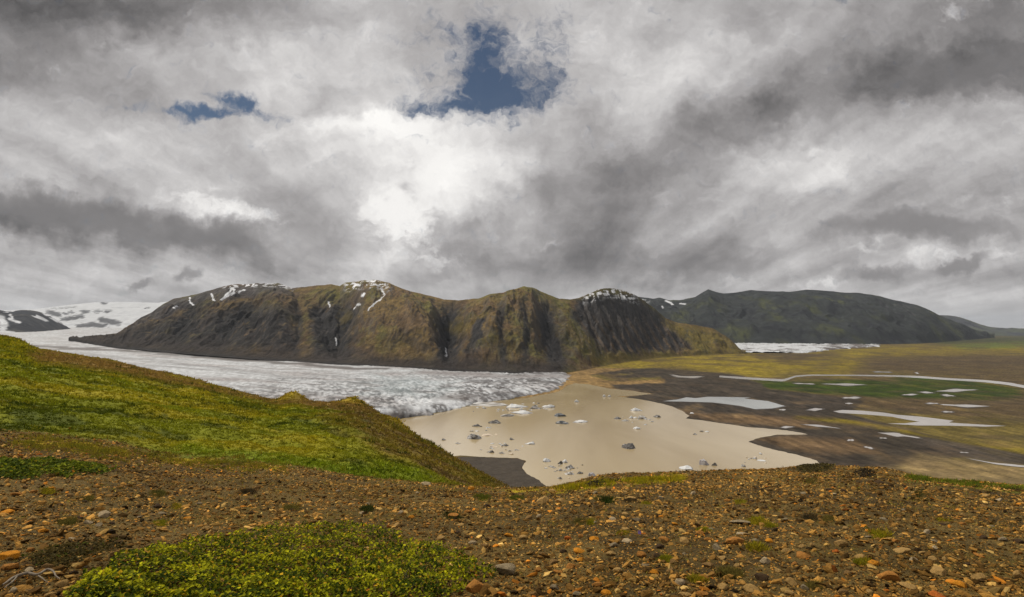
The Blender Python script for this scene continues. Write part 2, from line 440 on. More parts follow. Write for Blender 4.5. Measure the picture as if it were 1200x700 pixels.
def cloud_of_stones(px, Y, size, flat=.5):
    n = len(px)
    x = (px - CX) / F * Y; z = near_z(x, Y)
    v0, f0 = ico(1)
    j = rng.uniform(.62, 1.32, (n, len(v0), 1))
    V = v0[None] * j
    sc = np.stack([rng.uniform(.8, 1.6, n), rng.uniform(.5, .95, n), rng.uniform(.2, .62, n)], -1) * size[:, None] * .5
    V = V * sc[:, None, :]
    V = np.einsum('nij,nkj->nki', rot_mats(n, .38), V)
    V[:, :, 0] += x[:, None]; V[:, :, 1] += Y[:, None]; V[:, :, 2] += (z + size * .10)[:, None]
    ci = rng.choice(len(STONE_COLS), n, p=STONE_P / STONE_P.sum())
    c = STONE_COLS[ci] * np.array([1.95, 1.5, .62]) * rng.uniform(.22, 1.6, (n, 1))
    patch = sm(-.25, .35, fbm(x / 3, Y / 3, 3, 61))
    c = c * (.72 + .45 * patch)[:, None]
    cv = np.repeat(c[:, None, :], len(v0), 1) * rng.uniform(.88, 1.12, (n, len(v0), 1))
    Fc = f0[None] + (np.arange(n) * len(v0))[:, None, None]
    return V.reshape(-1, 3), Fc.reshape(-1, 3), cv.reshape(-1, 3)

def hill_w(px, Y):
    x = (px - CX) / F * Y
    return near_col(x, Y)[1]

n = 300000
px = rng.uniform(-840, 2040, n)
Y = 3.0 * (24 / 3.0) ** rng.uniform(0, 1, n)
ok = np.abs(px - 600) < 690 + 3.2 * F / Y
px, Y = px[ok], Y[ok]; n = len(px)
smin = np.maximum(.013, 1.35 * Y / F)
size = smin * (rng.uniform(0, 1, n) ** (-1 / 2.35))
size = np.minimum(size, .09)
ygv = ip(px, C_Y0)
keep = (Y < ygv + 3.0) & (rng.uniform(0, 1, n) > hill_w(px, Y) * .985)
keep &= rng.uniform(0, 1, n) < .55 + .6 * sm(-.3, .3, fbm((px - CX) / F * Y / 1.6, Y / 1.6, 3, 62))
px, Y, size = px[keep], Y[keep], size[keep]
V, Fc, cv = cloud_of_stones(px, Y, size)
m_stone = nmat('stone', .9, var=[(60, 6, .7, 1.3)], bump=[(120, 5, .006)], spec=.08)
gravel = mesh_from('gravel', V, Fc, m_stone, cv)
tag(gravel, 'brown and rust gravel strewn over the bare brow', 'gravel', kind='stuff')
print('gravel', len(px))
# ======================= VALLEY FLOOR ============================================================
def plane_xy(px, row, z=0.0):
    Y = (H - z) * F / (np.asarray(row, float) - HY)
    return (np.asarray(px, float) - CX) / F * Y, Y

C_TANSILT = srgb(150, 124, 84); C_BLACK = srgb(66, 60, 56); C_BROWNF = srgb(112, 92, 70); C_YELLOW = srgb(146, 130, 40)
C_OLV = srgb(112, 100, 52); C_DBROWN = srgb(92, 78, 58); C_MEADOW = srgb(50, 70, 2); C_TAN = srgb(176, 154, 112); C_GREENF = srgb(96, 112, 44)
ZONES = [   # colour, outline, softness in columns
 (C_YELLOW, [(640, 436), (690, 428), (760, 418), (860, 410), (960, 404), (1000, 412), (960, 428), (900, 444), (830, 438), (760, 431), (700, 432)], 14),
 (C_YELLOW * .9, [(980, 408), (1200, 402), (1320, 402), (1320, 414), (1130, 415), (1030, 424), (980, 440), (940, 438)], 18),
 (C_DBROWN, [(1000, 420), (1100, 415), (1330, 416), (1330, 452), (1200, 450), (1100, 440), (1020, 432)], 18),
 (C_DBROWN * .9, [(880, 412), (960, 413), (990, 418), (930, 424), (890, 420)], 16),
 (C_GREENF, [(1110, 404), (1200, 398), (1330, 397), (1330, 404), (1200, 407), (1130, 410)], 10),
 (srgb(50, 66, 34), [(1095, 399), (1150, 396), (1200, 394), (1330, 392), (1330, 397), (1150, 402), (1100, 404)], 8),
 (C_OLV, [(1000, 470), (1330, 466), (1330, 540), (1200, 540), (1120, 520), (1040, 505), (960, 488)], 16),
 (C_DBROWN, [(960, 462), (1330, 456), (1330, 500), (1180, 492), (1050, 482), (950, 476)], 14),
 (C_MEADOW, [(868, 449), (930, 448), (1000, 447), (1080, 445), (1130, 446), (1190, 456), (1200, 468), (1130, 470), (1040, 466), (960, 462), (900, 459)], 9),
 (C_BLACK, [(680, 437), (720, 432), (780, 432), (830, 436), (870, 441), (890, 450), (900, 457), (960, 463), (1010, 470), (1000, 482), (950, 480), (930, 476),
            (900, 482), (860, 478), (800, 474), (770, 472), (730, 465), (760, 462), (720, 457), (698, 451), (712, 446), (760, 447), (778, 446), (775, 443), (715, 442), (745, 438), (690, 439)], 3),
 (C_BLACK, [(716, 464), (760, 462), (800, 470), (850, 476), (930, 470), (1000, 486), (1060, 500), (1100, 512), (1140, 530), (1100, 540), (1030, 545), (960, 560), (900, 545), (850, 515), (800, 495), (750, 475)], 5),
 (C_BROWNF, [(806, 484), (850, 484), (930, 490), (970, 500), (945, 503), (880, 499), (830, 492)], 9),
 (C_BROWNF, [(890, 518), (930, 512), (990, 516), (1020, 530), (975, 530), (930, 526)], 10),
 (C_YELLOW * .85, [(930, 490), (1000, 494), (1060, 504), (1100, 516), (1200, 522), (1330, 522), (1330, 534), (1200, 528), (1110, 523), (1050, 508), (990, 500)], 9),
 (C_BLACK * 1.5, [(1060, 512), (1110, 518), (1200, 528), (1330, 534), (1330, 556), (1200, 546), (1140, 540), (1080, 530)], 8),
 (C_TAN * .8, [(1035, 545), (1070, 534), (1130, 541), (1200, 549), (1330, 556), (1330, 600), (1030, 600), (1035, 560)], 17),
 (C_TANSILT, [(600, 470), (640, 445), (690, 432), (740, 431), (690, 440), (712, 447), (780, 445), (776, 449), (712, 451), (720, 457), (770, 462), (730, 466), (780, 480), (640, 500)], 3),
]
LAGOON = [(330, 540), (400, 505), (470, 491), (510, 485), (545, 477), (575, 471), (620, 466), (655, 459), (666, 451.5), (674, 449.2), (690, 450.6), (703, 453), (714, 455.6), (740, 458), (764, 462), (752, 463.5), (724, 464.5), (745, 467.5), (766, 471), (786, 476), (800, 482), (809, 487.5), (803, 490.5), (820, 492.5), (850, 497),
          (880, 501), (912, 503.5), (938, 507), (948, 509.2), (935, 510), (912, 509.5), (892, 513), (877, 518), (893, 523.5), (915, 529), (938, 534), (957, 540), (968, 546),
          (980, 575), (930, 610), (780, 625), (690, 600), (652, 590), (640, 574), (622, 560), (612, 549), (616, 540), (606, 537), (570, 536), (540, 534), (480, 540), (420, 560)]

pxs = np.linspace(-700, 1900, 1900)
Yp = np.concatenate([np.geomspace(340, 45000, 620)])
Yv, Pv = np.meshgrid(Yp, pxs, indexing='ij')
Xv = (Pv - CX) / F * Yv; Rv = HY + H * F / Yv
wx = fbm(Xv / 260, Yv / 520, 5, 71) * 26 + fbm(Xv / 60, Yv / 160, 3, 72) * 4
wr = (fbm(Xv / 240 + 9, Yv / 480, 5, 73) * 8) * np.clip((Rv - HY) / 70, .1, 1.4)
pw, rw = Pv + wx, Rv + wr
nA = fbm(Xv / 120, Yv / 700, 5, 74); nB = fbm(Xv / 35, Yv / 180, 4, 75)
pc = mix(np.broadcast_to(C_OLV, Xv.shape + (3,)), C_DBROWN, sm(-.2, .3, nA))
for c, poly, soft in ZONES:
    P_, R_ = (pw, rw) if soft > 4 else (Pv + wx * .5, Rv + wr * .35 + nB * .8)
    sd = poly_sd(P_, R_, poly, 3.0)
    pc = mix(pc, c, sm(soft, -soft, sd + nB * soft * .8) * .95)
veg = sm(.0, .4, nA + nB * .6)
pc = pc * (1 + .35 * nB + .18 * nA)[..., None]
pc = mix(pc, C_OLV * .9, (veg * sm(960, 1060, Pv) * sm(412, 440, Rv) * .4))
nC = fbm(Xv / 240, Yv / 300, 5, 77); nD = fbm(Xv / 70, Yv / 130, 4, 78)
pc = mix(pc, C_DBROWN * .8, sm(-.12, .3, nC + .45 * nD) * sm(445, 425, Rv) * .8)
pc = mix(pc, C_TANSILT * .7, sm(.12, .5, nD + .3 * nB) * sm(455, 480, Rv) * .35)
nE = fbm(Xv / 13, Yv / 60, 4, 402)
pc = mix(pc, C_BROWNF * .8, sm(.1, .5, fbm(Xv / 150, Yv / 90, 4, 403) + .3 * nE) * .35)
pc = pc * np.clip(1 + .6 * nD + .9 * nE, .35, 1.9)[..., None]
pc = mix(pc, C_BLACK * .9, sm(.0, .4, fbm(Xv / 420, Yv / 110, 4, 79) + .4 * nD) * sm(900, 980, Pv) * sm(416, 424, Rv) * .45)
pc = np.clip(pc, 0, 1) * .72 * np.array([1.03, 1, .88])
m_plain = nmat('outwash_plain', .95, var=[(.02, 6, .8, 1.2), (.11, 5, .68, 1.32)], bump=[(.05, 6, 2.0)], spec=.12)
plain = grid_mesh('outwash_plain', Xv, Yv, fbm(Xv / 90, Yv / 90, 3, 76) * .08, m_plain, pc)
tag(plain, 'flat glacial outwash plain of black sand and mossy grass', 'plain', kind='structure')

# ---- water sheets --------------------------------------------------------------------------------
def rough_outline(poly, step, ax, ar, seed, skip=None):
    out = []; r_ = np.random.default_rng(seed); n = len(poly); ph = r_.uniform(0, 100)
    s = 0
    for i in range(n):
        (x0, y0), (x1, y1) = poly[i], poly[(i + 1) % n]
        L_ = math.hypot(x1 - x0, (y1 - y0) * 3); k = max(1, int(L_ / step))
        for j in range(k):
            t = j / k; s += L_ / k
            out.append((x0 + (x1 - x0) * t + ax * float(fbm(np.array(s / 9 + ph), np.array(seed * 1.3), 3, seed)),
                        y0 + (y1 - y0) * t + ar * float(fbm(np.array(s / 9 + ph + 50), np.array(seed * 2.1), 3, seed))))
    return out

def sheet(name, poly, z, mat, step=2.0, ax=1.5, ar=.5, seed=1):
    pts = rough_outline(poly, step, ax, ar, seed)
    bm = bmesh.new()
    vs = []
    for p in pts:
        x, y = plane_xy(p[0], p[1], z); vs.append(bm.verts.new((x, y, z)))
    es = [bm.edges.new((vs[i], vs[(i + 1) % len(vs)])) for i in range(len(vs))]
    bmesh.ops.triangle_fill(bm, use_beauty=True, use_dissolve=False, edges=es)
    for f in bm.faces:
        if f.normal.z < 0: f.normal_flip()
    me = bpy.data.meshes.new(name); bm.to_mesh(me); bm.free(); me.materials.append(mat)
    o = bpy.data.objects.new(name, me); COL.objects.link(o); return o

def water_mat(name, c1, c2, scale, rough=.35):
    m = nmat(name, rough, base=c1, bump=[(.5, 4, .02), (.05, 3, .06)], spec=.5)
    nt = m.node_tree; N = nt.nodes; L = nt.links; P = N['Principled BSDF']
    tcn = next(q for q in N if q.type == 'TEX_COORD')
    mp = N.new('ShaderNodeMapping'); mp.inputs['Scale'].default_value = (1, .35, 1); L.new(tcn.outputs['Object'], mp.inputs['Vector'])
    n = N.new('ShaderNodeTexNoise'); n.inputs['Scale'].default_value = scale; n.inputs['Detail'].default_value = 5; n.inputs['Distortion'].default_value = .8
    L.new(mp.outputs[0], n.inputs['Vector'])
    r = N.new('ShaderNodeMapRange'); r.inputs['From Min'].default_value = .36; r.inputs['From Max'].default_value = .64; L.new(n.outputs[0], r.inputs['Value'])
    x = N.new('ShaderNodeMix'); x.data_type = 'RGBA'; x.inputs[6].default_value = (*c1, 1); x.inputs[7].default_value = (*c2, 1)
    L.new(r.outputs[0], x.inputs[0]); L.new(x.outputs[2], P.inputs['Base Color'])
    return m
m_lagoon = water_mat('silty_water', (.34, .262, .142), (.46, .375, .23), .0045, .13)
m_pond = water_mat('pale_water', (.36, .335, .31), (.44, .415, .39), .01, .15)
m_blue_pond = water_mat('grey_water', (.31, .33, .325), (.38, .40, .395), .01, .12)
lagoon = sheet('lagoon', LAGOON, .28, m_lagoon, 2.0, 2.2, .55, 5)
tag(lagoon, 'beige silty glacial lagoon dotted with icebergs', 'lagoon', kind='structure')

def ribbon(pts, wds, taper=True):
    p_ = np.array(pts, float); s_ = np.linspace(0, 1, len(p_)); q_ = np.linspace(0, 1, max(14, len(p_) * 3))
    X_ = np.interp(q_, s_, p_[:, 0]); Y_ = np.interp(q_, s_, p_[:, 1]); W_ = np.interp(q_, s_, wds) * 1.05
    if taper: W_ = W_ * np.clip(1 - np.abs(2 * q_ - 1) ** 3, .0, 1) ** .7 + .04
    W_ = W_ * (1 + .35 * np.sin(q_ * 9 + X_[0]))
    pts = list(zip(X_, Y_)); wds = list(W_)
    up = [(x, y - w) for (x, y), w in zip(pts, wds)]; dn = [(x, y + w) for (x, y), w in zip(pts, wds)]
    return up + dn[::-1]
RIVERS = [
 (ribbon([(843, 441.3), (870, 443.2), (900, 445), (918, 446), (924, 444.2), (932, 441.2), (950, 439.8), (1000, 440), (1050, 440.8), (1078, 442), (1110, 444.4), (1150, 446.5), (1180, 449.5), (1215, 456), (1260, 462)],
         [.7, .9, 1.0, 1.2, 1.4, 1.3, 1.1, .9, .9, 1.0, .8, .9, 1.2, 1.6, 1.6], False), 'winding pale river crossing the green outwash plain'),
 ([(976, 482.2), (988, 480.6), (1010, 481.4), (1035, 483.6), (1052, 486.3), (1080, 488.6), (1100, 491), (1118, 493.3), (1112, 495.3), (1140, 497.2), (1180, 499.4), (1155, 500.2), (1110, 499), (1075, 498.8), (1040, 496.6), (1060, 496.2), (1078, 494.4), (1060, 491.5), (1045, 488.6), (1020, 486.3), (985, 484.2)],
  'broad pale river channel with a forked end on the plain'),
]
PONDS = [
 ([(777, 470.4), (795, 468.2), (805, 465.8), (815, 466.8), (830, 465.2), (860, 465.6), (880, 466.2), (872, 467.2), (900, 470.2), (920, 476), (905, 478.8), (885, 479.6), (866, 475.6), (835, 471.8), (800, 470.8)], 1, 'largest pale grey pool on the black sand beside the lagoon'),
 (ribbon([(786, 439.2), (796, 441.6), (812, 442.2), (824, 441.2)], [.4, 1.0, 1.0, .4]), 0, 'small pale pool on the black sand near the yellow grass'),
 (ribbon([(930, 449.4), (955, 450.2)], [.4, .5]), 0, 'short faint pool at the left end of the green meadow'),
 (ribbon([(964, 450), (990, 450.8), (1016, 451)], [.6, .9, .5]), 0, 'long thin pool on the near side of the winding river'),
 (ribbon([(1097, 458.6), (1120, 457.6), (1145, 457)], [.6, 1.2, .8]), 0, 'long bright pool at the right of the green meadow'),
 (ribbon([(1078, 459.6), (1094, 460.6)], [.7, .6]), 0, 'small pool just left of the long bright meadow pool'),
 (ribbon([(1104, 463), (1119, 464.2)], [.9, .6]), 0, 'small pool just below the long bright meadow pool'),
 (ribbon([(1058, 462.8), (1075, 462.4)], [.6, .6]), 0, 'faint pool on the lower edge of the green meadow'),
 (ribbon([(1102, 474.2), (1130, 475.8), (1160, 476.2)], [.9, 1.1, .7]), 0, 'long thin pool on the olive flat below the meadow'),
 (ribbon([(1086, 472.8), (1100, 473)], [.5, .5]), 0, 'faint small pool touching the long thin pool of the olive flat'),
 (ribbon([(1105, 482.6), (1117, 483)], [.6, .6]), 0, 'tiny pool on the olive flat above the forked river'),
 (ribbon([(988, 466.4), (1008, 466.2)], [.9, .8]), 0, 'small pale pool between the meadow and the forked river'),
 (ribbon([(990, 473), (1000, 473)], [.6, .6]), 0, 'tiny pool above the left end of the forked river'),
 (ribbon([(946, 480.6), (964, 479.6)], [.7, 1.4]), 0, 'small pale pool between the largest pool and the forked river'),
 (ribbon([(1029, 507.2), (1050, 509.6), (1062, 511), (1079, 513.6)], [.7, 1.6, 1.0, .8]), 0, 'pale slanting pool below the forked river'),
 (ribbon([(1031, 513.4), (1040, 513.8)], [.5, .5]), 0, 'tiny pool beside the slanting pool'),
 (ribbon([(940, 497.6), (960, 499.2), (985, 502.2)], [.5, .8, .4]), 0, 'thin pool above the narrow inlet of the lagoon'),
 (ribbon([(1134, 537.4), (1165, 543.2), (1200, 546.8), (1260, 549)], [.5, .7, .8, .8]), 0, 'thin white stream on the tan flat at the right'),
 (ribbon([(1125, 530.2), (1135, 530.8)], [.4, .4]), 0, 'tiny pool on the dark flat above the thin stream'),
 (ribbon([(1024, 435.9), (1045, 436.3)], [.4, .4]), 0, 'faint pool behind the winding river'),
 (ribbon([(1072, 436.8), (1078, 438.2)], [.6, .6]), 0, 'tiny pool behind the winding river at its straight reach'),
 (ribbon([(993, 516), (1001, 516)], [.9, .9]), 0, 'tiny round pool on the dark flat right of the lagoon'),
 (ribbon([(1013, 523.6), (1024, 526)], [.8, .8]), 0, 'small pool on the dark flat nearest the brown brow'),
 (ribbon([(913, 480.4), (921, 480.4)], [.6, .6]), 0, 'tiny pool at the tip of the largest pool'),
 (ribbon([(915, 501), (930, 500.4)], [.9, .7]), 0, 'small white pool on the bank of the narrow inlet'),
]
for i, (poly, lab) in enumerate(RIVERS):
    tag(sheet('river', poly, .3, m_pond, 2, .8, .16, 20 + i), lab, 'river', kind='structure')
m_wet = nmat('wet_sand', .55, base=srgb(70, 62, 54) * .7, var=[(.08, 5, .7, 1.3)], spec=.35)
for i, (poly, mt, lab) in enumerate(PONDS):
    q_ = np.array(poly, float); c_ = q_.mean(0); wd_ = np.ptp(q_[:, 0])
    if wd_ > 10:
        mg = [(c_[0] + (a - c_[0]) * (1 + 5 / wd_), c_[1] + (b - c_[1]) * (1 + 1.1 / max(np.ptp(q_[:, 1]), 1)) + .15) for a, b in poly]
        tag(sheet('wet_sand', mg, .22, m_wet, 1.5, 3.0, .35, 140 + i), 'dark wet sand round the ' + ' '.join(lab.split()[:11]), 'wet sand', kind='structure')
    tag(sheet('pond', poly, .3, m_blue_pond if mt else m_pond, 1.5, 1.2, .12, 40 + i), lab, 'pond', kind='structure')
# dark beach at the foot of the hillside
BEACH = [(520, 560), (500, 541), (540, 535.5), (575, 536.5), (606, 537.6), (615, 540.5), (611, 549), (618, 556), (632, 563), (641, 571), (650, 590), (560, 600)]
m_beach = nmat('grey_sand', .95, base=srgb(86, 78, 68) * .6, var=[(.05, 6, .75, 1.25), (.25, 4, .85, 1.15)], bump=[(.06, 5, 3.0)], spec=.15)
tag(sheet('beach', BEACH, .45, m_beach, 2, 2, .6, 9), 'dark grey sand spit between hillside and lagoon', 'beach', kind='structure')

# ======================= GLACIER =====================================================================
TERM = [(300, 548), (380, 520), (430, 503), (470, 491.5), (492, 488), (510, 485.5), (535, 480), (556, 473.5), (580, 470.5), (604, 467), (632, 461.5), (652, 457.5), (664, 448), (669, 441), (662, 436.5)]
T_w = [tuple(float(q) for q in plane_xy(*p)) for p in TERM]
G_poly = T_w + [(150, 3500), (-3000, 15000), (-15000, 15000), (-15000, 9000), (-2500, 900)]

gp = np.linspace(-260, 690, 900)
gY = np.concatenate([np.geomspace(800, 2700, 520), np.geomspace(2700, 14000, 170)[1:]])
GY, GP = np.meshgrid(gY, gp, indexing='ij'); GX = (GP - CX) / F * GY
sdg = poly_sd(GX + fbm(GX / 40, GY / 40, 4, 81) * 30, GY + fbm(GX / 45, GY / 45, 3, 82) * 25, G_poly)
zg = ip(GX, [(-12000, 190), (-6700, 160), (-4050, 112), (-3088, 104), (-2333, 96), (-1655, 76), (-727, 40), (-200, 15), (0, 9), (200, 7), (400, 6)])
edge = np.clip(-sdg / 60, 0, 1) ** .55
near_t = sm(900, 60, -sdg)                                  # rough towards the terminus
wxx = GX + fbm(GX / 160, GY / 160, 3, 83) * 60; wyy = GY + fbm(GX / 160, GY / 160, 3, 84) * 60
cre = ridged(wxx / 34, wyy / 60, 4, 85); cre2 = ridged((wxx + wyy * .35) / 16, (wyy - wxx * .3) / 38, 3, 86)
flow = fbm((GX * .35 + GY) / 55, GX / 900, 4, 87)
amp = 1.3 + 4.2 * near_t * sm(0, 170, -sdg)
amp = amp * np.clip(1 + 1.6 * fbm(GX / 130, GY / 170, 4, 411), .25, 2.2)
zs = zg + amp * (cre * .55 + cre2 * .45 - .25) + flow * 3 * (1 - near_t) + fbm(GX / 220, GY / 220, 3, 88) * 4
zgl = np.where(sdg < 0, -2 + (np.maximum(zs, 3.0) + 2) * edge, -4)
rowg = HY + F * (H - zgl) / GY
# colours: dirty ice, ash in the crevasses, moraine streaks
ice = np.array([.48, .50, .52]); ash = np.array([.10, .095, .095]); dirt = np.array([.07, .06, .055]); blue = np.array([.36, .46, .49]); pinkish = np.array([.30, .27, .265])
gc = mix(np.broadcast_to(ice, GX.shape + (3,)), pinkish, sm(-.1, .5, fbm(GX / 300, GY / 160, 4, 90)) * .7)
gc = mix(gc, ash, sm(.15, -.35, cre * .6 + cre2 * .5 + fbm(GX / 90, GY / 140, 3, 91) * .5) * (.35 + .5 * near_t))
gc = mix(gc, ash, sm(.18, .5, fbm(GX / 14, GY / 45, 4, 92) + .3 * fbm(GX / 200, GY / 200, 3, 93)) * (.35 + .45 * near_t))
gc = mix(gc, ash * 1.3, sm(.1, .5, flow + fbm(GX / 400, GY / 120, 3, 95) * .5) * (1 - near_t) * .55)
fl2 = fbm(GX / 300, (GY + .3 * GX + 60 * fbm(GX / 300, GY / 300, 2, 404)) / 30, 5, 405)
gc = mix(gc, ash, sm(.1, .42, fl2) * .42)
gc = mix(gc, pinkish * .8, sm(.05, .4, fbm(GX / 500, (GY - .1 * GX) / 70, 4, 406)) * .55)
fk = fbm((GX + .3 * GY) / 15, (GY - .2 * GX) / 42, 5, 401, .6) + .45 * fbm(GX / 45, GY / 110, 3, 402) + .25 * cre
gc = mix(gc, ash * .8, sm(-.02, .32, fk) * (.25 + .65 * near_t))
gc = mix(gc, ice * 1.25, sm(-.12, -.4, fk) * (.2 + .5 * near_t))
dens = fbm(GX / 150, GY / 190, 4, 411); dn2 = fbm(GX / 38, GY / 75, 4, 412)
gc = mix(gc, ash * .9, sm(.1, .5, dens + .5 * dn2) * near_t * .75)
gc = mix(gc, ice * 1.2, sm(.1, .5, -dens + .5 * dn2) * near_t * .6)
gc = mix(gc, dirt, sm(.16, .42, fbm(GX / 60, GY / 40, 4, 413) + .25 * dens) * near_t * .7)
gc = mix(gc, blue, sm(75, 15, np.hypot(GP - 470, (rowg - 452) * 4) + fbm(GX / 120, GY / 120, 3, 94) * 60) * .28)
gc = mix(gc, dirt, sm(60, 8, np.hypot(GP - 470, (rowg - 489) * 6)) * .85)
gc = mix(gc, dirt * 1.6, sm(40, 5, np.hypot(GP - 535, (rowg - 466) * 7)) * .6)
nl = fbm(GX / 130, GY / 500, 4, 96)
m1 = seg_dist(GP, rowg + nl * 3, [(20, 404), (45, 406.6), (90, 408), (125, 409.8), (175, 413.2), (230, 417.5), (300, 423.2), (380, 429), (450, 433.5)], 6)
gc = mix(gc, dirt * 1.1, sm(13, 3, m1) * .85)
m2 = seg_dist(GP, rowg + nl * 3, [(30, 410), (120, 416), (220, 427), (330, 441), (430, 450)], 6)
gc = mix(gc, ash * 1.2, sm(12, 2, m2) * .35)
m3 = seg_dist(GP, rowg + nl * 2, [(500, 436.5), (600, 441), (660, 441)], 6)
gc = mix(gc, pinkish * .7, sm(22, 4, m3) * .7)
m_ice = nmat('glacier_ice', .65, var=[(.05, 6, .85, 1.15), (.25, 4, .85, 1.15)], bump=[(.06, 6, 3.0)], spec=.3)
gl = grid_mesh('glacier', GX, GY, zgl, m_ice, gc)
tag(gl, 'grey white crevassed glacier tongue flowing down to the lagoon', 'glacier', kind='structure')

# far glacier tongue beyond the plain, at the foot of the far mountain
fp = np.linspace(840, 1045, 260); fr = np.geomspace(4300, 7600, 90)
FY, FP = np.meshgrid(fr, fp, indexing='ij'); FX = (FP - CX) / F * FY
frow = HY + F * H / FY
sdf = poly_sd(FP + fbm(FX / 90, FY / 200, 4, 98) * 10, frow + fbm(FX / 90, FY / 200, 3, 99) * 1.5, [(850, 402.5), (1028, 404.6), (1030, 406.5), (1000, 408), (970, 410.5), (950, 413.5), (900, 415), (862, 414.5)], 4)
fz = np.where(sdf < 0, 4 + 26 * sm(0, -14, sdf) * 0 + 10 * ridged(FX / 60, FY / 150, 3, 97), -6)
fz = np.where(sdf < 0, np.maximum(fz, 2) , -6)
fc = mix(np.broadcast_to(ice * 1.05, FX.shape + (3,)), dirt * 1.4, sm(.1, .4, fbm(FX / 120, FY / 300, 4, 101) + sm(940, 985, FP) * .35 + sm(406, 412, frow) * .1))
gl2 = grid_mesh('glacier', FX, FY, fz, m_ice, fc)
tag(gl2, 'thin white far glacier edge at the foot of the far mountain', 'glacier', kind='structure')
# ======================= MOUNTAINS ===================================================================
def massif(px0, px1, npx, nt_, base_row, zb, depth, skyline, relief, prof=1.15, back=.45, rough_px=.8, seed=1):
    """a real height field: base line, ridge line and relief; the ridge keeps the skyline's height"""
    P1 = np.linspace(px0, px1, npx)
    T1 = np.concatenate([np.linspace(0, 1, nt_), 1 + np.linspace(0, back, nt_ // 4)[1:]])
    T, P = np.meshgrid(T1, P1, indexing='ij')
    b = ips(P1, base_row, 10); zb_ = ip(P1, zb)
    Yb = (H - zb_) * F / (b - HY)
    dep = ip(P1, depth)
    Y = Yb[None] + dep[None] * T
    X = (P - CX) / F * Y
    want = ip(P1, skyline) + fbm(P1 / 14, P1 * 0 + seed, 4, seed) * rough_px * 1.6
    Yr = Yb + dep; zr = H - (want - HY) / F * Yr
    t = np.clip(T, 0, 1)
    z = zb_[None] + (zr - zb_)[None] * t ** prof
    z = np.where(T > 1, zb_[None] + (zr - zb_)[None] * np.clip(1 - (T - 1) * 1.2, 0, 1), z)
    z = z + relief(X, Y, P, t, (zr - zb_)[None]) * sm(0, .12, t) * np.where(T > 1, .4, 1)
    for _ in range(4):
        e = (z - H) / Y
        j = np.argmax(e, 0); ii = np.arange(npx)
        zmax = z[j, ii]; target = H + (HY - want) / F * Y[j, ii]
        k = (target - zb_) / np.maximum(zmax - zb_, 5)
        kk = np.clip(k, .5, 1.6)
        z = zb_[None] + (z - zb_[None]) * (1 + (kk[None] - 1) * sm(.15, .95, np.clip(T, 0, 1)))
    row = HY + F * (H - z) / Y
    gx = np.gradient(z, axis=1) / np.maximum(np.abs(np.gradient(X, axis=1)), .1)
    gy = np.gradient(z, axis=0) / np.maximum(np.abs(np.gradient(Y, axis=0)), .1)
    slope = np.hypot(gx, gy)
    return X, Y, z, P, row, t, slope

SKY_MAIN = [(70, 399), (80, 399), (88, 397.2), (100, 394), (125, 392.2), (135, 391), (150, 383), (165, 372), (178, 365.5), (190, 357), (203, 350.5), (212, 348.5), (230, 345), (250, 339), (262, 335.5),
            (275, 333.5), (300, 332.5), (325, 332), (343, 337.5), (355, 336.5), (375, 334.5), (388, 333), (398, 335.5), (405, 331), (425, 329), (440, 328),
            (455, 331), (470, 338), (490, 343.5), (505, 347), (520, 351), (535, 352), (550, 351), (560, 350), (575, 344.5), (580, 344), (590, 343), (602, 339),
            (613, 335.5), (625, 337.5), (640, 344), (655, 350), (668, 351), (678, 350), (690, 344), (700, 340), (713, 337.5), (730, 340), (745, 346), (757, 354),
            (770, 364), (780, 373), (795, 378.5), (815, 381), (835, 385), (850, 393), (862, 403), (870, 412.5), (874, 414)]
BASE_MAIN = [(70, 399), (82, 399.2), (95, 401.4), (110, 404.5), (140, 408), (200, 413.5), (300, 421.5), (400, 428), (500, 434), (600, 438), (650, 438.5), (680, 434), (720, 426.5),
             (760, 421), (800, 418), (850, 415.5), (874, 415)]
ZB_MAIN = [(70, 110), (110, 97), (200, 78), (300, 58), (400, 38), (500, 20), (600, 8), (660, 2), (880, -1)]
DEP_MAIN = [(70, 60), (80, 80), (95, 300), (130, 500), (200, 900), (330, 1200), (440, 1300), (540, 1000), (615, 1150), (660, 1050), (715, 950), (790, 650), (874, 250)]
GULLY = [  # line (column,row), half width, depth
 ([(530, 356), (525, 388), (524, 430)], 13, 95), ([(566, 370), (556, 395), (548, 412)], 4, 18), ([(640, 352), (643, 388), (653, 428)], 12, 75),
 ([(372, 362), (382, 385), (390, 416)], 9, 40), ([(412, 362), (403, 385), (395, 412)], 7, 30), ([(345, 352), (352, 380), (345, 410)], 5, 20),
 ([(590, 352), (585, 385), (592, 425)], 5, 18), ([(295, 352), (270, 380), (255, 405)], 9, 35),
 ([(235, 352), (215, 380), (205, 402)], 8, 30), ([(610, 350), (618, 385), (615, 425)], 5, 16), ([(405, 345), (398, 380), (395, 418)], 16, 60)]
for q in range(11):
    GULLY.append(([(682 + 10 * q, 354 + q * 1.5), (694 + 10.5 * q, 384 + q), (704 + 11 * q, 412)], 2.4, 34))
SPUR = [([(440, 330), (470, 372), (492, 420)], 30, 95), ([(425, 340), (440, 375), (440, 425)], 18, 30), ([(613, 338), (585, 380), (572, 425)], 26, 70), ([(615, 338), (612, 385), (612, 430)], 16, 35),
        ([(345, 340), (338, 375), (330, 415)], 20, 45), ([(490, 345), (508, 385), (512, 420)], 6, 12),
        ([(668, 352), (668, 385), (680, 415)], 9, 30), ([(335, 340), (325, 370), (318, 400)], 12, 30), ([(190, 357), (165, 385), (150, 400)], 10, 35)]

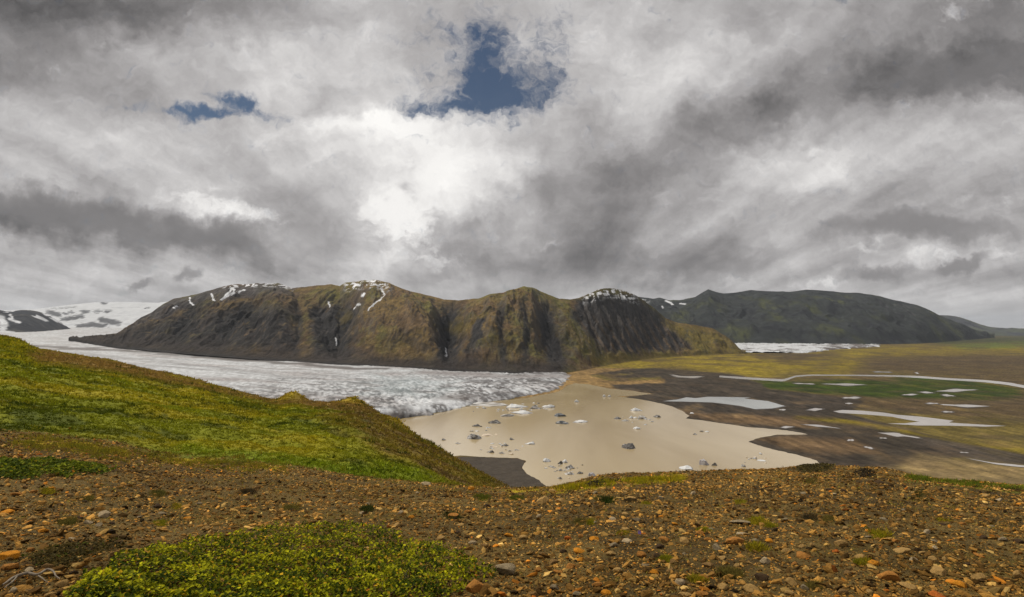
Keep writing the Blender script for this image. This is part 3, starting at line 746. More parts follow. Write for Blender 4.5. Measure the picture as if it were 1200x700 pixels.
def rel_main(X, Y, P, t, hgt):
    base = ip(P, BASE_MAIN); top = ip(P, SKY_MAIN)
    r_ = base + (top - base) * t                     # nominal row on the face
    wv = fbm(X / 90, Y / 160, 3, 120) * 6
    d = np.zeros_like(X)
    for pts, wd, dp in GULLY:
        q = seg_dist(P + wv, r_, pts, 1.0); d -= dp * np.maximum(0, 1 - q / (wd * 1.7))
    for pts, wd, dp in SPUR:
        q = seg_dist(P + wv, r_, pts, 1.0); d += 1.25 * dp * np.maximum(0, 1 - q / (wd * 1.7))
    env = 4 * t * (1 - t) * .8 + .2 * sm(1, .8, t)
    xs = X + fbm(X / 200, Y / 300, 3, 121) * 80
    d = d * (4 * t * (1 - t)) ** .9 * sm(0, .3, t)
    d += env * ((ridged(xs / 190, Y / 520, 5, 122) * 40 + ridged(xs / 60, Y / 260, 4, 123) * 17) * (.12 + .88 * np.maximum(sm(350, 310, P), sm(672, 690, P))) + fbm(X / 26, Y / 60, 3, 124) * 6 + ridged(xs / 30, Y / 150, 4, 126) * 7)
    pk = np.where(P < 530, 437.0, 613.0); rk = np.where(P < 530, 328.0, 336.0)
    fan = (P - pk) / (r_ - rk + 26) * 50 * 4.2 + fbm(X / 120, Y / 160, 3, 127) * 35
    wm = sm(345, 385, P) * sm(672, 650, P)
    d += env * wm * (ridged(fan / 150, t * 1.1 + pk, 4, 128) * 42 + ridged(fan / 48, t * 2.2 + pk, 3, 129) * 15)
    # stepped lava layers on the left cliffs
    cl = sm(380, 300, P) * sm(.25, .4, t) * sm(.95, .75, t)
    d += cl * (np.sin(t * 46 + fbm(X / 150, Y / 150, 2, 125) * 4) * 7)
    return d

X, Y, Z, P, R, T, S = massif(80, 874, 1000, 330, BASE_MAIN, ZB_MAIN, DEP_MAIN, SKY_MAIN, rel_main, 1.32, seed=3)
c_rock = np.array([.034, .032, .032]); c_drk = np.array([.016, .016, .017]); c_moss = np.array([.112, .078, .024]); c_brown = np.array([.084, .056, .030]); c_grn = np.array([.078, .074, .018])
c_yel = np.array([.19, .145, .035]); c_scree = np.array([.034, .029, .027]); c_snow = np.array([.64, .66, .69])
f1 = fbm(X / 160, Y / 220, 5, 130); f2 = fbm(X / 40, Y / 90, 4, 131); f3 = fbm(X / 14, Y / 30, 3, 132); pk_ = np.where(P < 530, 437.0, 613.0); rk_ = np.where(P < 530, 328.0, 336.0)
fan_ = (P - pk_) / (np.maximum(R - rk_, 0) + 26) * 50 * 4.2 + f2 * 18
wm_ = sm(345, 385, P) * sm(672, 650, P)
fs = ridged(X / 30, Y / 300, 4, 133) * (1 - wm_) + wm_ * ridged(fan_ / 34, R / 60, 4, 138)
mc = mix(np.broadcast_to(c_brown, X.shape + (3,)), c_moss, sm(-.25, .3, f1 + .3 * f2))
mc = mix(mc, c_grn, sm(.0, .5, fbm(X / 240, Y / 240, 4, 134) + .3 * f2 + .25 * sm(560, 620, P) + .2 * sm(380, 350, R)) * .8)
mc = mix(mc, c_brown * 1.05, sm(.1, .5, fs * .5 + f1) * .5)
def zone(pts, soft=14, a=20, b=8, ys=1.0):
    return sm(soft, -soft, poly_sd(P + f1 * a + f2 * b, R + f2 * b * .6 + f1 * a * .4, pts, ys))
# dark crags
crag = zone([(120, 397), (150, 389), (200, 374), (250, 367), (300, 362), (336, 362), (340, 384), (328, 408), (250, 410), (140, 403)], 9)
crag = np.maximum(crag, zone([(366, 366), (385, 360), (418, 366), (410, 390), (400, 420), (372, 420), (362, 395)], 6, 12))
crag = np.maximum(crag, zone([(512, 370), (534, 368), (536, 400), (532, 430), (516, 430), (515, 400)], 4, 8))
crag = np.maximum(crag, zone([(560, 372), (572, 372), (562, 408), (550, 414)], 3, 6))
crag = np.maximum(crag, zone([(630, 366), (645, 372), (652, 400), (662, 426), (646, 426), (636, 400)], 4, 8))
cliff = zone([(676, 352), (713, 344), (745, 348), (765, 364), (778, 376), (806, 402), (800, 408), (770, 412), (712, 414), (690, 392), (668, 372)], 4, 6, 4)
crag2 = np.maximum(crag * sm(.5, -.1, f2 * .8 + f3 * .3 - .08), cliff * .97)
left_top = zone([(140, 386), (200, 350), (262, 335), (330, 331), (345, 340), (250, 352), (200, 366), (150, 390)], 6)
mc = mix(mc, np.array([.058, .056, .060]), left_top * .85)
mc = mix(mc, c_rock, crag2 * .92)
mc = mix(mc, c_drk, crag2 * sm(.05, .5, ridged(X / 34, Y / 240, 3, 135) + f3 * .4) * .75)
# scree streaks down the striped cliff
ang = (P - 690) - (R - 350) * .62
st = np.sin(ang / 9.5 * 2 * np.pi + f2 * 1.5)
mc = mix(mc, c_brown * 1.25, cliff * sm(.1, .8, st + f3 * .5) * sm(364, 398, R + f1 * 10) * .85)
mc = mix(mc, c_rock * 1.25, sm(.55, 1.1, S + f2 * .35) * .55)
gul = np.zeros_like(X)
for pts, wd, dp in GULLY[:-11]:
    gul = np.maximum(gul, np.exp(-(seg_dist(P + f2 * 7 + f3 * 3, R + f2 * 4, pts) / (wd * 1.1)) ** 2))
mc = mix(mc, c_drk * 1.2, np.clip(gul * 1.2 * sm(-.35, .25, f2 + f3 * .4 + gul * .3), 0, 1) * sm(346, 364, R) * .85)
mc = mc * np.clip(1 + .6 * f2 + .6 * f3 + .45 * (fs - .2) + .35 * wm_ * sm(405, 360, R), .35, 2.1)[..., None]
# foot of the slopes
bb = ip(P, BASE_MAIN)
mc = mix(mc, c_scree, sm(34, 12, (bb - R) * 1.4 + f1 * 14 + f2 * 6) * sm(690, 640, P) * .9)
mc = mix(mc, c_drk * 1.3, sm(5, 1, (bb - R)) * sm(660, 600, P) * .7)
mc = mix(mc, c_yel * .75, zone([(775, 378), (800, 380), (835, 386), (866, 408), (860, 414), (810, 412), (806, 400)], 4, 8) * sm(.4, -.2, f2 * .6 + f3 * .5) * .9)
mc = mix(mc, c_yel * .6, zone([(520, 385), (560, 365), (572, 366), (556, 385), (535, 392)], 5) * .6)
mc = mix(mc, c_yel * .55, zone([(392, 372), (405, 362), (412, 372), (402, 385)], 4) * .5)
mc = mix(mc, c_yel * .7, zone([(690, 420), (760, 412), (870, 412), (870, 416), (800, 420), (720, 427), (690, 428)], 4) * .7)
# snow
f4 = fbm(X / 22, Y / 60, 4, 136)
sn = np.zeros_like(X)
for pts, wd in [([(447, 338), (450, 345), (446, 351), (438, 357), (431, 363)], 1.05), ([(418, 358), (421, 357)], 1.5), ([(415, 362), (417, 360)], 1.0),
                ([(222, 349), (223, 355), (227, 358)], 1.0), ([(248, 345), (250, 352)], 1.2), ([(260, 351), (266, 345), (271, 338)], 1.5), ([(266, 347), (274, 343), (273, 338)], 1.5), ([(279, 343), (287, 340)], 1.3), ([(204, 361), (207, 359)], .9),
                ([(385, 354), (386, 360)], 1.0), ([(424, 347), (426, 344)], 1.6), ([(522, 408), (523, 418)], .7), ([(393, 396), (394, 405)], .6)]:
    sn = np.maximum(sn, sm(wd * 1.25, wd * .55, seg_dist(P + f2 * 2.2 + f4 * 2, R + f4 * 1.6, pts, 1.3)))
topd = R - ip(P, SKY_MAIN)
patch = sm(.03, .2, f4 + .15 * f3 + fbm(P / 7, R / 2.6, 3, 137) * .9)
sn = np.maximum(sn, patch * sm(400, 408, P) * sm(462, 450, P) * sm(13, 5, topd + f2 * 5))
sn = np.maximum(sn, patch * sm(255, 268, P) * sm(350, 335, P) * sm(5.5, 1.5, topd) )
sn = np.maximum(sn, patch * sm(678, 692, P) * sm(752, 738, P) * sm(14, 5, topd + f2 * 4) * .95)
mc = mix(mc, c_snow, np.clip(sn, 0, 1) * .95)
m_mtn = nmat('mountain_rock', .95, var=[(.012, 8, .72, 1.28), (.06, 5, .75, 1.25), (.2, 4, .75, 1.25)], bump=[(.03, 8, 12.0)], spec=.1)
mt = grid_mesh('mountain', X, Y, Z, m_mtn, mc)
tag(mt, 'brown rocky mountain behind the glacier with snow patches on its summit', 'mountain', kind='structure')

# ---- far mountain -----------------------------------------------------------------------------------
SKY_FAR = [(600, 372), (640, 362), (690, 352), (720, 348), (740, 346.5), (757, 349), (765, 350), (773, 349), (785, 352), (800, 351.5), (815, 348), (822, 343.5), (830, 339), (838, 342), (848, 344),
           (862, 343), (880, 340), (900, 341.5), (925, 342), (945, 339.5), (965, 340.5), (990, 343), (1010, 343.5), (1030, 347), (1050, 352), (1075, 357.5), (1090, 363.5), (1100, 369),
           (1115, 375), (1130, 381), (1145, 387), (1160, 392.5), (1166, 395)]
BASE_FAR = [(600, 404), (860, 403), (1000, 404), (1080, 403), (1130, 399), (1166, 396)]
def rel_far(X, Y, P, t, hgt):
    env = (4 * t * (1 - t)) ** .7
    xs = X + fbm(X / 500, Y / 600, 3, 141) * 250
    return env * (ridged(xs / 900, Y / 1500, 4, 142) * 120 + ridged(xs / 260, Y / 700, 5, 143) * 60 + fbm(X / 90, Y / 150, 3, 144) * 12)
X, Y, Z, P, R, T, S = massif(600, 1166, 600, 200, BASE_FAR, [(600, 0), (1200, 0)], [(600, 2600), (900, 2600), (1100, 2400), (1166, 1200)], SKY_FAR, rel_far, .95, seed=5, rough_px=.5)
f1 = fbm(X / 420, Y / 700, 5, 150); f2 = fbm(X / 110, Y / 220, 4, 151); f3 = fbm(X / 40, Y / 90, 3, 152)
mc = mix(np.broadcast_to(np.array([.028, .032, .032]), X.shape + (3,)), np.array([.056, .062, .026]), sm(.0, .4, f1 + .4 * f2 - .1 + sm(350, 380, R) * .12) * .9)
mc = mix(mc, np.array([.013, .014, .018]), sm(.02, .4, -f1 * .5 + f2 + ridged(X / 150, Y / 900, 3, 153) * .25 - .1) * .8)
mc = mix(mc, np.array([.10, .10, .10]), zone([(1020, 350), (1060, 355), (1085, 365), (1075, 380), (1045, 366)], 5) * sm(.1, .5, f2 + f3) * .5)
sn = sm(.12, .3, f3 * .6 + fbm(P / 6, R / 2.5, 3, 154) * .9) * sm(14, 3, R - ip(P, SKY_FAR)) * sm(676, 690, P) * sm(768, 748, P)
for pts, wd in [([(781, 353), (786, 355), (788, 357)], 1.5), ([(797, 356), (803, 356.5)], 1.0), ([(776, 359), (777, 361)], 1.0)]:
    sn = np.maximum(sn, sm(wd * 1.2, wd * .6, seg_dist(P + f3 * 2, R + f3, pts, 1.5)))
mc = mix(mc, c_snow, sn * .9)
m_far = nmat('far_mountain_rock', .95, var=[(.004, 8, .75, 1.25), (.02, 5, .85, 1.15)], bump=[(.01, 7, 20.0)], spec=.1)
tag(grid_mesh('mountain', X, Y, Z, m_far, mc), 'long dark bluish flat topped mountain beyond the plain', 'mountain', kind='structure')

# ---- farthest ridge ----------------------------------------------------------------------------------
SKY_RDG = [(1040, 378), (1080, 372), (1100, 369.5), (1112, 369.5), (1122, 371), (1135, 375), (1150, 380.5), (1162, 383.5), (1180, 384.8), (1210, 385.4), (1300, 386), (1500, 388)]
X, Y, Z, P, R, T, S = massif(1040, 1500, 240, 80, [(1040, 394), (1500, 394)], [(1040, 0), (1500, 0)], [(1040, 3000), (1160, 2600), (1500, 1500)], SKY_RDG, rel_far, .95, seed=6, rough_px=.3)
f1 = fbm(X / 700, Y / 900, 4, 160)
mc = mix(np.broadcast_to(np.array([.045, .05, .058]), X.shape + (3,)), np.array([.07, .08, .06]), sm(-.1, .4, f1 + sm(378, 388, R) * .3))
tag(grid_mesh('hills', X, Y, Z, m_far, mc), 'faint low ridge at the far right end of the plain', 'hills', kind='structure')

# ---- ice cap and the dark crag at far left -----------------------------------------------------------
SKY_CAP = [(-300, 356), (0, 364), (40, 362.5), (60, 360), (80, 357.5), (110, 354.5), (150, 354), (185, 355), (215, 351), (260, 356)]
def rel_cap(X, Y, P, t, hgt):
    return (fbm(X / 900, Y / 900, 4, 171) * 90 + ridged(X / 350, Y / 350, 4, 172) * 40 * sm(.7, .2, t)) * (4 * t * (1 - t)) ** .6
X, Y, Z, P, R, T, S = massif(-300, 260, 500, 160, [(-300, 386.6), (260, 386.6)], [(-300, 130), (260, 130)], [(-300, 6000), (260, 6000)], SKY_CAP, rel_cap, .85, seed=8, rough_px=.15)
f1 = fbm(X / 400, Y / 700, 4, 173); f2 = fbm(X / 120, Y / 260, 4, 174)
mc = np.broadcast_to(np.array([.50, .52, .545]), X.shape + (3,))
nk = np.zeros_like(X)
for pts, wd in [([(57, 366), (68, 369)], 3.6), ([(75, 367.5), (78, 368)], 2), ([(82, 366), (86, 366)], 1.6), ([(97, 365.5), (103, 365.5)], 2.8), ([(112, 366), (117, 364)], 1.6), ([(123, 365), (127, 365)], 2.4),
                ([(72, 375), (84, 373), (96, 370)], 3.4), ([(93, 383), (108, 380), (118, 382)], 3.8), ([(118, 375), (128, 377), (138, 379)], 4.2), ([(104, 382), (125, 381)], 2.5), ([(118, 355.6), (124, 356)], 1.5), ([(170, 361), (176, 361)], 1.0), ([(60, 362), (90, 360)], .6)]:
    nk = np.maximum(nk, sm(wd * 1.4, wd * .6, seg_dist(P + f1 * 6 + f2 * 4, R + f2 * 3, pts, 1.4)))
mc = mix(mc, np.array([.018, .020, .027]), nk * .97)
mc = mix(mc, np.array([.36, .38, .41]), sm(.1, .5, f1 + f2 * .4) * .5)
tag(grid_mesh('icecap', X, Y, Z, nmat('snowfield', .8, var=[(.004, 6, .9, 1.1)], bump=[(.006, 6, 25)], spec=.2), mc), 'broad snowy ice cap with dark rock outcrops at far left', 'ice cap', kind='structure')

SKY_CRG = [(-400, 352), (-60, 360), (0, 363.5), (8, 365), (14, 364.5), (24, 363.5), (35, 363.5), (48, 366), (60, 371.5), (70, 377), (80, 384), (85, 386.6), (88, 388)]
def rel_crg(X, Y, P, t, hgt):
    return (ridged(X / 300, Y / 500, 5, 181) * 40 + fbm(X / 90, Y / 150, 3, 182) * 10) * (4 * t * (1 - t)) ** .6
X, Y, Z, P, R, T, S = massif(-400, 88, 420, 140, [(-400, 394), (0, 393), (40, 391.5), (88, 388.6)], [(-400, 95), (0, 112), (88, 122)], [(-400, 1500), (40, 1500), (88, 250)], SKY_CRG, rel_crg, 1.0, seed=9, rough_px=.4)
f1 = fbm(X / 200, Y / 400, 4, 183); f2 = fbm(X / 60, Y / 130, 4, 184)
mc = mix(np.broadcast_to(np.array([.024, .026, .033]), X.shape + (3,)), np.array([.065, .063, .06]), sm(0, .4, f1))
sn = np.zeros_like(X)
for pts, wd in [([(40, 370), (48, 373), (54, 376)], 1.6), ([(60, 373), (68, 377), (75, 381)], 1.5), ([(11, 374), (16, 376), (22, 378)], 2.2), ([(12, 369), (14, 375)], 1.6), ([(0, 372), (4, 380), (3, 388)], 5), ([(2, 389), (18, 390)], 2), ([(52, 368), (56, 370)], 1.6), ([(-40, 370), (-10, 380)], 6), ([(4, 366), (20, 364)], .8)]:
    sn = np.maximum(sn, sm(wd * 1.3, wd * .5, seg_dist(P + f1 * 5 + f2 * 3, R + f2 * 2, pts, 1.4)))
mc = mix(mc, c_snow * .95, sn * .9)
tag(grid_mesh('mountain', X, Y, Z, m_far, mc), 'dark snow streaked crag beside the upper glacier at far left', 'mountain', kind='structure')
# ======================= ICEBERGS ======================================================================
BERGS = [  # column, row of the waterline, width in columns, height in rows, kind, label
 (573, 475.5, 36, 2.6, 'm', 'long low grey white iceberg lying nearest the glacier front'),
 (607, 478, 22, 4.2, 'w', 'white wedge shaped iceberg right of the long low grey one by the glacier front'),
 (628, 479.5, 13, 3.6, 'd', 'dark dirty iceberg squeezed between two white bergs near the glacier front'),
 (643, 478, 13, 4.0, 'w', 'white lump of ice at the right end of the row near the glacier front'),
 (595, 488.5, 14, 3.4, 'm', 'grey white iceberg at the left end of the second row from the glacier'),
 (612, 485.2, 21, 3.8, 'w', 'broad white flat iceberg in the second row from the glacier'),
 (580, 496.5, 15, 4.6, 'd', 'dark striped iceberg below the second row left of centre'),
 (558, 500, 10, 3.2, 'd', 'small dark iceberg left of the striped one near the hillside'),
 (555, 515, 18, 6.2, 'd', 'dark angular iceberg with a pale hollow close to the green hillside'),
 (571, 511, 13, 2.0, 'p', 'half sunken pale ice beside the dark angular iceberg'),
 (520, 516.2, 5, 2.2, 'd', 'tiny dark berg touching the silhouette of the green hillside'),
 (536, 520.4, 7, 1.8, 'm', 'tiny grey berg just right of the hillside silhouette'),
 (600, 515.6, 7, 2.4, 'd', 'small dark brown berg alone in the middle left of the lagoon'),
 (592, 523, 9, 2.4, 'd', 'thin dark berg below the small brown one'),
 (621, 521, 13, 3.6, 'w', 'bright white pointed iceberg alone left of the lagoon centre'),
 (578, 524, 10, 1.6, 'p', 'faint pale slab awash above the grey sand spit'),
 (575, 530.8, 9, 3.0, 'd', 'small dark berg just above the grey sand spit'),
 (588, 532, 7, 2.6, 'm', 'small mixed grey berg above the middle of the sand spit'),
 (605, 528.2, 7, 1.7, 'm', 'thin grey berg above the tip of the sand spit'),
 (599, 532.8, 8, 1.6, 'p', 'pale thin ice scrap near the tip of the sand spit'),
 (676, 471.6, 6, 3.6, 'w', 'small bright white berg alone in the far tan water'),
 (657, 488.4, 13, 4.2, 'b', 'dark blue black iceberg above another dark one in mid lagoon'),
 (659, 497, 15, 4.0, 'b', 'dark iceberg with pale edge left of a long white floe'),
 (680, 495.4, 18, 2.8, 'w', 'long bright white floe in the middle of the lagoon'),
 (708, 465.2, 4, 3.0, 'w', 'left one of two tiny white bergs by the far black sand'),
 (714, 465.4, 4, 2.8, 'w', 'right one of two tiny white bergs by the far black sand'),
 (746, 482, 14, 4.2, 'w', 'white iceberg topmost of the cluster right of centre'),
 (753, 491.2, 11, 4.4, 'm', 'grey white iceberg at the heart of the cluster right of centre'),
 (740, 490.6, 6, 3.4, 'w', 'small white berg at the left of the cluster heart'),
 (724, 491.6, 9, 3.4, 'd', 'dark berg at the left end of the cluster right of centre'),
 (733, 494, 9, 2.4, 'm', 'low grey brown berg below the dark one of the cluster'),
 (771, 489.4, 8, 3.2, 'd', 'dark brown berg right of the cluster near the black shore'),
 (747, 503.2, 9, 3.4, 'w', 'twin topped white berg below the cluster right of centre'),
 (737.5, 526, 16, 6.4, 'd', 'large dark iceberg with a white foam ring in open water'),
 (815, 509.8, 5, 2.0, 'd', 'lower one of two specks of dark ice toward the inlet'),
 (823, 506.2, 5, 1.6, 'd', 'upper one of two specks of dark ice toward the inlet'),
 (829, 506.6, 5, 1.3, 'w', 'white scrap right of the dark specks toward the inlet'),
 (806, 550.2, 19, 3.6, 'w', 'flat white floe partly behind the brown brow'),
 (826, 545, 13, 7.0, 'g', 'big rounded grey iceberg with dark streaks close to the brown brow'),
 (838, 546, 8, 4.0, 'd', 'jagged dark berg joined close to the rounded grey iceberg'),
 (872, 547.6, 6, 3.4, 'm', 'small white and dark berg just above the brown brow'),
 (885.5, 538.4, 6, 2.6, 'm', 'small olive grey berg near the right shore'),
 (893, 540.6, 11, 1.0, 'w', 'thin white sliver near the right shore'),
 (892, 532.8, 4, 2.4, 'w', 'tiny white berg nearest the right shore'),
 (641, 541.6, 9, 4.6, 'w', 'white peaked berg with dark foot off the sand spit'),
 (656.5, 544, 6, 4.4, 'd', 'dark brown berg beside a white one off the sand spit'),
 (662, 542.6, 7, 4.2, 'w', 'white berg between two dark ones off the sand spit'),
 (668, 549.4, 11, 4.6, 'd', 'dark grey rounded berg right of the white one off the sand spit'),
 (647, 548, 5, 2.2, 'm', 'small tan stained berg below the white peaked one'),
 (657, 552.2, 5, 3.0, 'm', 'tiny mixed berg below the dark brown one off the sand spit'),
 (667, 556.4, 12, 3.0, 'm', 'low grey and white berg below the dark rounded one'),
 (680, 555.6, 7, 2.8, 'd', 'small dark berg right of the low grey and white one'),
 (657, 562, 5, 3.6, 'm', 'small grey berg nearest the brown brow in the near cluster'),
 (693.5, 558.4, 9, 4.8, 'g', 'grey berg touching the brow right of the near cluster'),
 (811, 484.8, 5, 1.4, 'w', 'scrap of white ice stranded on the black shore point'),
 (660, 496.9, 3, 1.0, 'w', 'white crumb of ice in front of the dark pale edged iceberg'),
 (542, 470.6, 16, 2.0, 'd', 'long dark slab of ice lying against the glacier front'),
]
for cx, cy, sx_, sy_, nn, lab in [(600, 479, 40, 6, 40, 'tiny scrap of ice drifting off the glacier front'), (585, 524, 22, 7, 14, 'tiny scrap of ice drifting above the grey sand spit'),
        (662, 550, 22, 9, 22, 'tiny scrap of ice in the cluster nearest the brown brow'), (745, 492, 24, 6, 12, 'tiny scrap of ice around the cluster right of centre'), (560, 505, 20, 7, 10, 'tiny scrap of ice drifting beside the green hillside'), (880, 540, 18, 6, 8, 'tiny scrap of ice drifting near the right shore')]:
    for q in range(nn):
        px_ = cx + random.gauss(0, sx_ * .5); r2 = cy + random.gauss(0, sy_ * .5)
        if poly_sd(np.array([px_]), np.array([r2]), LAGOON, 3.0)[0] < -4:
            BERGS.append((px_, r2, random.uniform(2.0, 5.0), random.uniform(.8, 1.6), random.choice('wwmdmp'), lab))
m_berg = nmat('berg_ice', .55, var=[(.25, 5, .8, 1.15)], bump=[(.5, 6, .6)], spec=.35)
BC = {'w': (.60, .61, .61), 'd': (.085, .078, .07), 'm': (.40, .38, .35), 'p': (.56, .47, .36), 'b': (.075, .085, .095), 'g': (.33, .31, .32)}
vi4, fi4 = ico(4); vi2_, fi2_ = ico(2)
for i, (px, row, wpx, hpx, kind, lab) in enumerate(BERGS):
    vi, fi = (vi4, fi4) if wpx > 5 else (vi2_, fi2_)
    x, Y = plane_xy(px, row, .3)
    wd = wpx * (1.3 if row < 491 and px < 660 and wpx > 5 else 1.08) / F * Y; ht = hpx * .86 / F * Y
    r_ = np.random.default_rng(300 + i)
    o1 = r_.uniform(-50, 50)
    th = np.arctan2(vi[:, 1], vi[:, 0])
    rad = 1 + .33 * fbm(vi[:, 0] * 1.3 + o1, vi[:, 1] * 1.3 + vi[:, 2] * .7, 3, i) + .12 * ridged(vi[:, 0] * 2.4 + o1, vi[:, 2] * 2.4 + vi[:, 1] * 2, 3, i + 5)
    # facets: clip the lump with a few planes so that it breaks like ice
    v = vi * rad[:, None]
    for q in range(9):
        nrm = r_.normal(0, 1, 3); nrm[2] = abs(nrm[2]) * .8; nrm /= np.linalg.norm(nrm); dd = r_.uniform(.55, .85)
        over = np.maximum(v @ nrm - dd, 0); v = v - over[:, None] * nrm * .92
    px_peak = r_.uniform(-.45, .45)
    prof_ = .72 + r_.uniform(.0, .4) * np.exp(-((v[:, 0] - px_peak) / r_.uniform(.25, .5)) ** 2) + .3 * fbm(v[:, 0] * 3 + o1, v[:, 1] * 2, 3, i + 9)
    z = np.where(v[:, 2] > 0, v[:, 2] * prof_, v[:, 2])
    z = z / max(z.max(), .1)
    lo = v[:, 0].min(); hi = v[:, 0].max()
    xx = ((v[:, 0] - lo) / (hi - lo) - .5) * wd
    dp = min(max(wd * .7, ht * 1.1), wd * 1.2)
    yy = v[:, 1] * dp * .5
    zz_ = np.where(z > 0, z * ht, z * ht * .35)
    base = np.array(BC[kind]); n_ = fbm(xx / wd * 4 + o1, zz_ / ht * 3 + yy / wd * 2, 4, i + 20)
    c = np.tile(base, (len(vi), 1)) * (1 + .25 * n_)[:, None]
    if kind in 'dgb':
        c = mix(c, np.array([.55, .54, .53]), sm(.12, .4, n_ + .12 * (i % 3)) * .55)
    if kind == 'm':
        c = mix(c, np.array([.10, .09, .08]), sm(-.02, .25, n_) * .85); c = mix(c, np.array([.60, .61, .61]), sm(-.1, -.35, n_) * .9)
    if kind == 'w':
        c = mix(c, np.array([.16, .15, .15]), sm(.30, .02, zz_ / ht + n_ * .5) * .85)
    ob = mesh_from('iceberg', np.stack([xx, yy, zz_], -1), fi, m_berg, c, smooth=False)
    ob.location = (x, Y + dp * .3, .28)
    tag(ob, lab, 'iceberg', 'icebergs floating in the silty lagoon' if not lab.startswith('tiny scrap of') else lab.replace('tiny scrap', 'scraps'))

# ======================= VEGETATION ========================================================================
def blades(px_, Y_, h, w_, nb, cols, spread, lean=.5, up=1.0):
    """tufts of nb triangular blades; arrays per tuft"""
    n = len(px_); x = (px_ - CX) / F * Y_; z = near_z(x, Y_)
    k = n * nb
    X_ = np.repeat(x, nb) + rng.normal(0, 1, k) * np.repeat(spread, nb); Yy = np.repeat(Y_, nb) + rng.normal(0, 1, k) * np.repeat(spread, nb)
    Z_ = np.repeat(z, nb); hh = np.repeat(h, nb) * rng.uniform(.5, 1.2, k); ww = np.repeat(w_, nb) * rng.uniform(.6, 1.3, k)
    a = rng.uniform(0, 2 * np.pi, k); ln = rng.uniform(.1, 1, k) * lean; b = rng.uniform(0, 2 * np.pi, k)
    p0 = np.stack([X_ - np.cos(a) * ww, Yy - np.sin(a) * ww, Z_ - hh * .15], -1)
    p1 = np.stack([X_ + np.cos(a) * ww, Yy + np.sin(a) * ww, Z_ - hh * .15], -1)
    p2 = np.stack([X_ + np.cos(b) * hh * ln, Yy + np.sin(b) * hh * ln, Z_ + hh * up], -1)
    V = np.stack([p0, p1, p2], 1).reshape(-1, 3)
    Fc = np.arange(k * 3).reshape(-1, 3)
    c = np.repeat(cols, nb, 0) * rng.uniform(.7, 1.3, (k, 1))
    c = np.repeat(c, 3, 0)
    return V, Fc, c

def leaf_mat(name, spec=.06):
    m = nmat(name, .8, var=[(9, 4, .8, 1.2)], spec=spec)
    nt = m.node_tree; P = nt.nodes['Principled BSDF']
    tr = nt.nodes.new('ShaderNodeBsdfTranslucent'); ad = nt.nodes.new('ShaderNodeMixShader'); ad.inputs[0].default_value = .3
    src = P.inputs['Base Color'].links[0].from_socket
    nt.links.new(src, tr.inputs['Color'])
    out = next(q for q in nt.nodes if q.type == 'OUTPUT_MATERIAL')
    nt.links.new(P.outputs[0], ad.inputs[1]); nt.links.new(tr.outputs[0], ad.inputs[2]); nt.links.new(ad.outputs[0], out.inputs['Surface'])
    return m
m_leaf = leaf_mat('leaf')

# heath and grass over the hillside
n = 120000
px_ = rng.uniform(-260, 620, n); Y_ = 12 * (240 / 12.) ** rng.uniform(0, 1, n)
cc, hw_, row_, _ = near_col((px_ - CX) / F * Y_, Y_)
Yr_ = ip(px_, C_DR)
keep = (rng.uniform(0, 1, n) < hw_ ** 1.5) & (Y_ < Yr_ + 12) & (row_ < 600)
px_, Y_, cc = px_[keep], Y_[keep], cc[keep]
xw = (px_ - CX) / F * Y_
clump = fbm(xw / 2.5, Y_ / 2.5, 3, 201)
hgt = np.clip(2.0 * Y_ / F, .045, .45) * rng.uniform(.5, 1.4, len(px_)) * (1 + .6 * clump)
V, Fc, cv = blades(px_, Y_, hgt, hgt * .42, 6, cc * (1.05 + .7 * clump)[:, None], hgt * .8, 1.3, .75)
tag(mesh_from('grass', V, Fc, m_leaf, cv), 'yellow green heath and grass covering the hillside', 'grass', kind='stuff')

# low bushy clumps standing out of the heath
n = 14000
px_ = rng.uniform(-260, 610, n); Y_ = 16 * (230 / 16.) ** rng.uniform(0, 1, n)
cc, hw_, row_, _ = near_col((px_ - CX) / F * Y_, Y_)
xw = (px_ - CX) / F * Y_; cl2 = fbm(xw / 7, Y_ / 9, 4, 203)
keep = (hw_ > .9) & (Y_ < ip(px_, C_DR) + 5) & (rng.uniform(0, 1, n) < sm(-.1, .4, cl2))
px_, Y_, cc = px_[keep], Y_[keep], cc[keep]
dk = rng.uniform(0, 1, len(px_))
cl_col = mix(cc * .8, C_DKGREEN[None] * 1.1, (dk < .55) * .75); cl_col = mix(cl_col, np.array([.27, .25, .02]), (dk > .85) * .7)
hgt = np.clip(4.2 * Y_ / F, .12, .62) * rng.uniform(.5, 1.25, len(px_))
V2, F2, c2 = blades(px_, Y_, hgt, hgt * .2, 14, cl_col, hgt * .55, 1.0, .7)
tag(mesh_from('undergrowth', V2, F2, m_leaf, c2), 'dark bushy clumps in the heath of the hillside', 'undergrowth', kind='stuff')

# moss and grass strips on the brow
def patch_points(pts, wd, n, ys=2.0):
    """photo points inside a blob round a polyline"""
    P_, R_ = [], []
    pts = np.array(pts, float)
    for _ in range(n):
        i = rng.integers(0, len(pts) - 1) if len(pts) > 1 else 0
        t = rng.uniform(); j = min(i + 1, len(pts) - 1)
        c = pts[i] + (pts[j] - pts[i]) * t
        P_.append(c[0] + rng.normal(0, wd * .45)); R_.append(c[1] + rng.normal(0, wd * .45 / ys))
    return np.array(P_), np.array(R_)

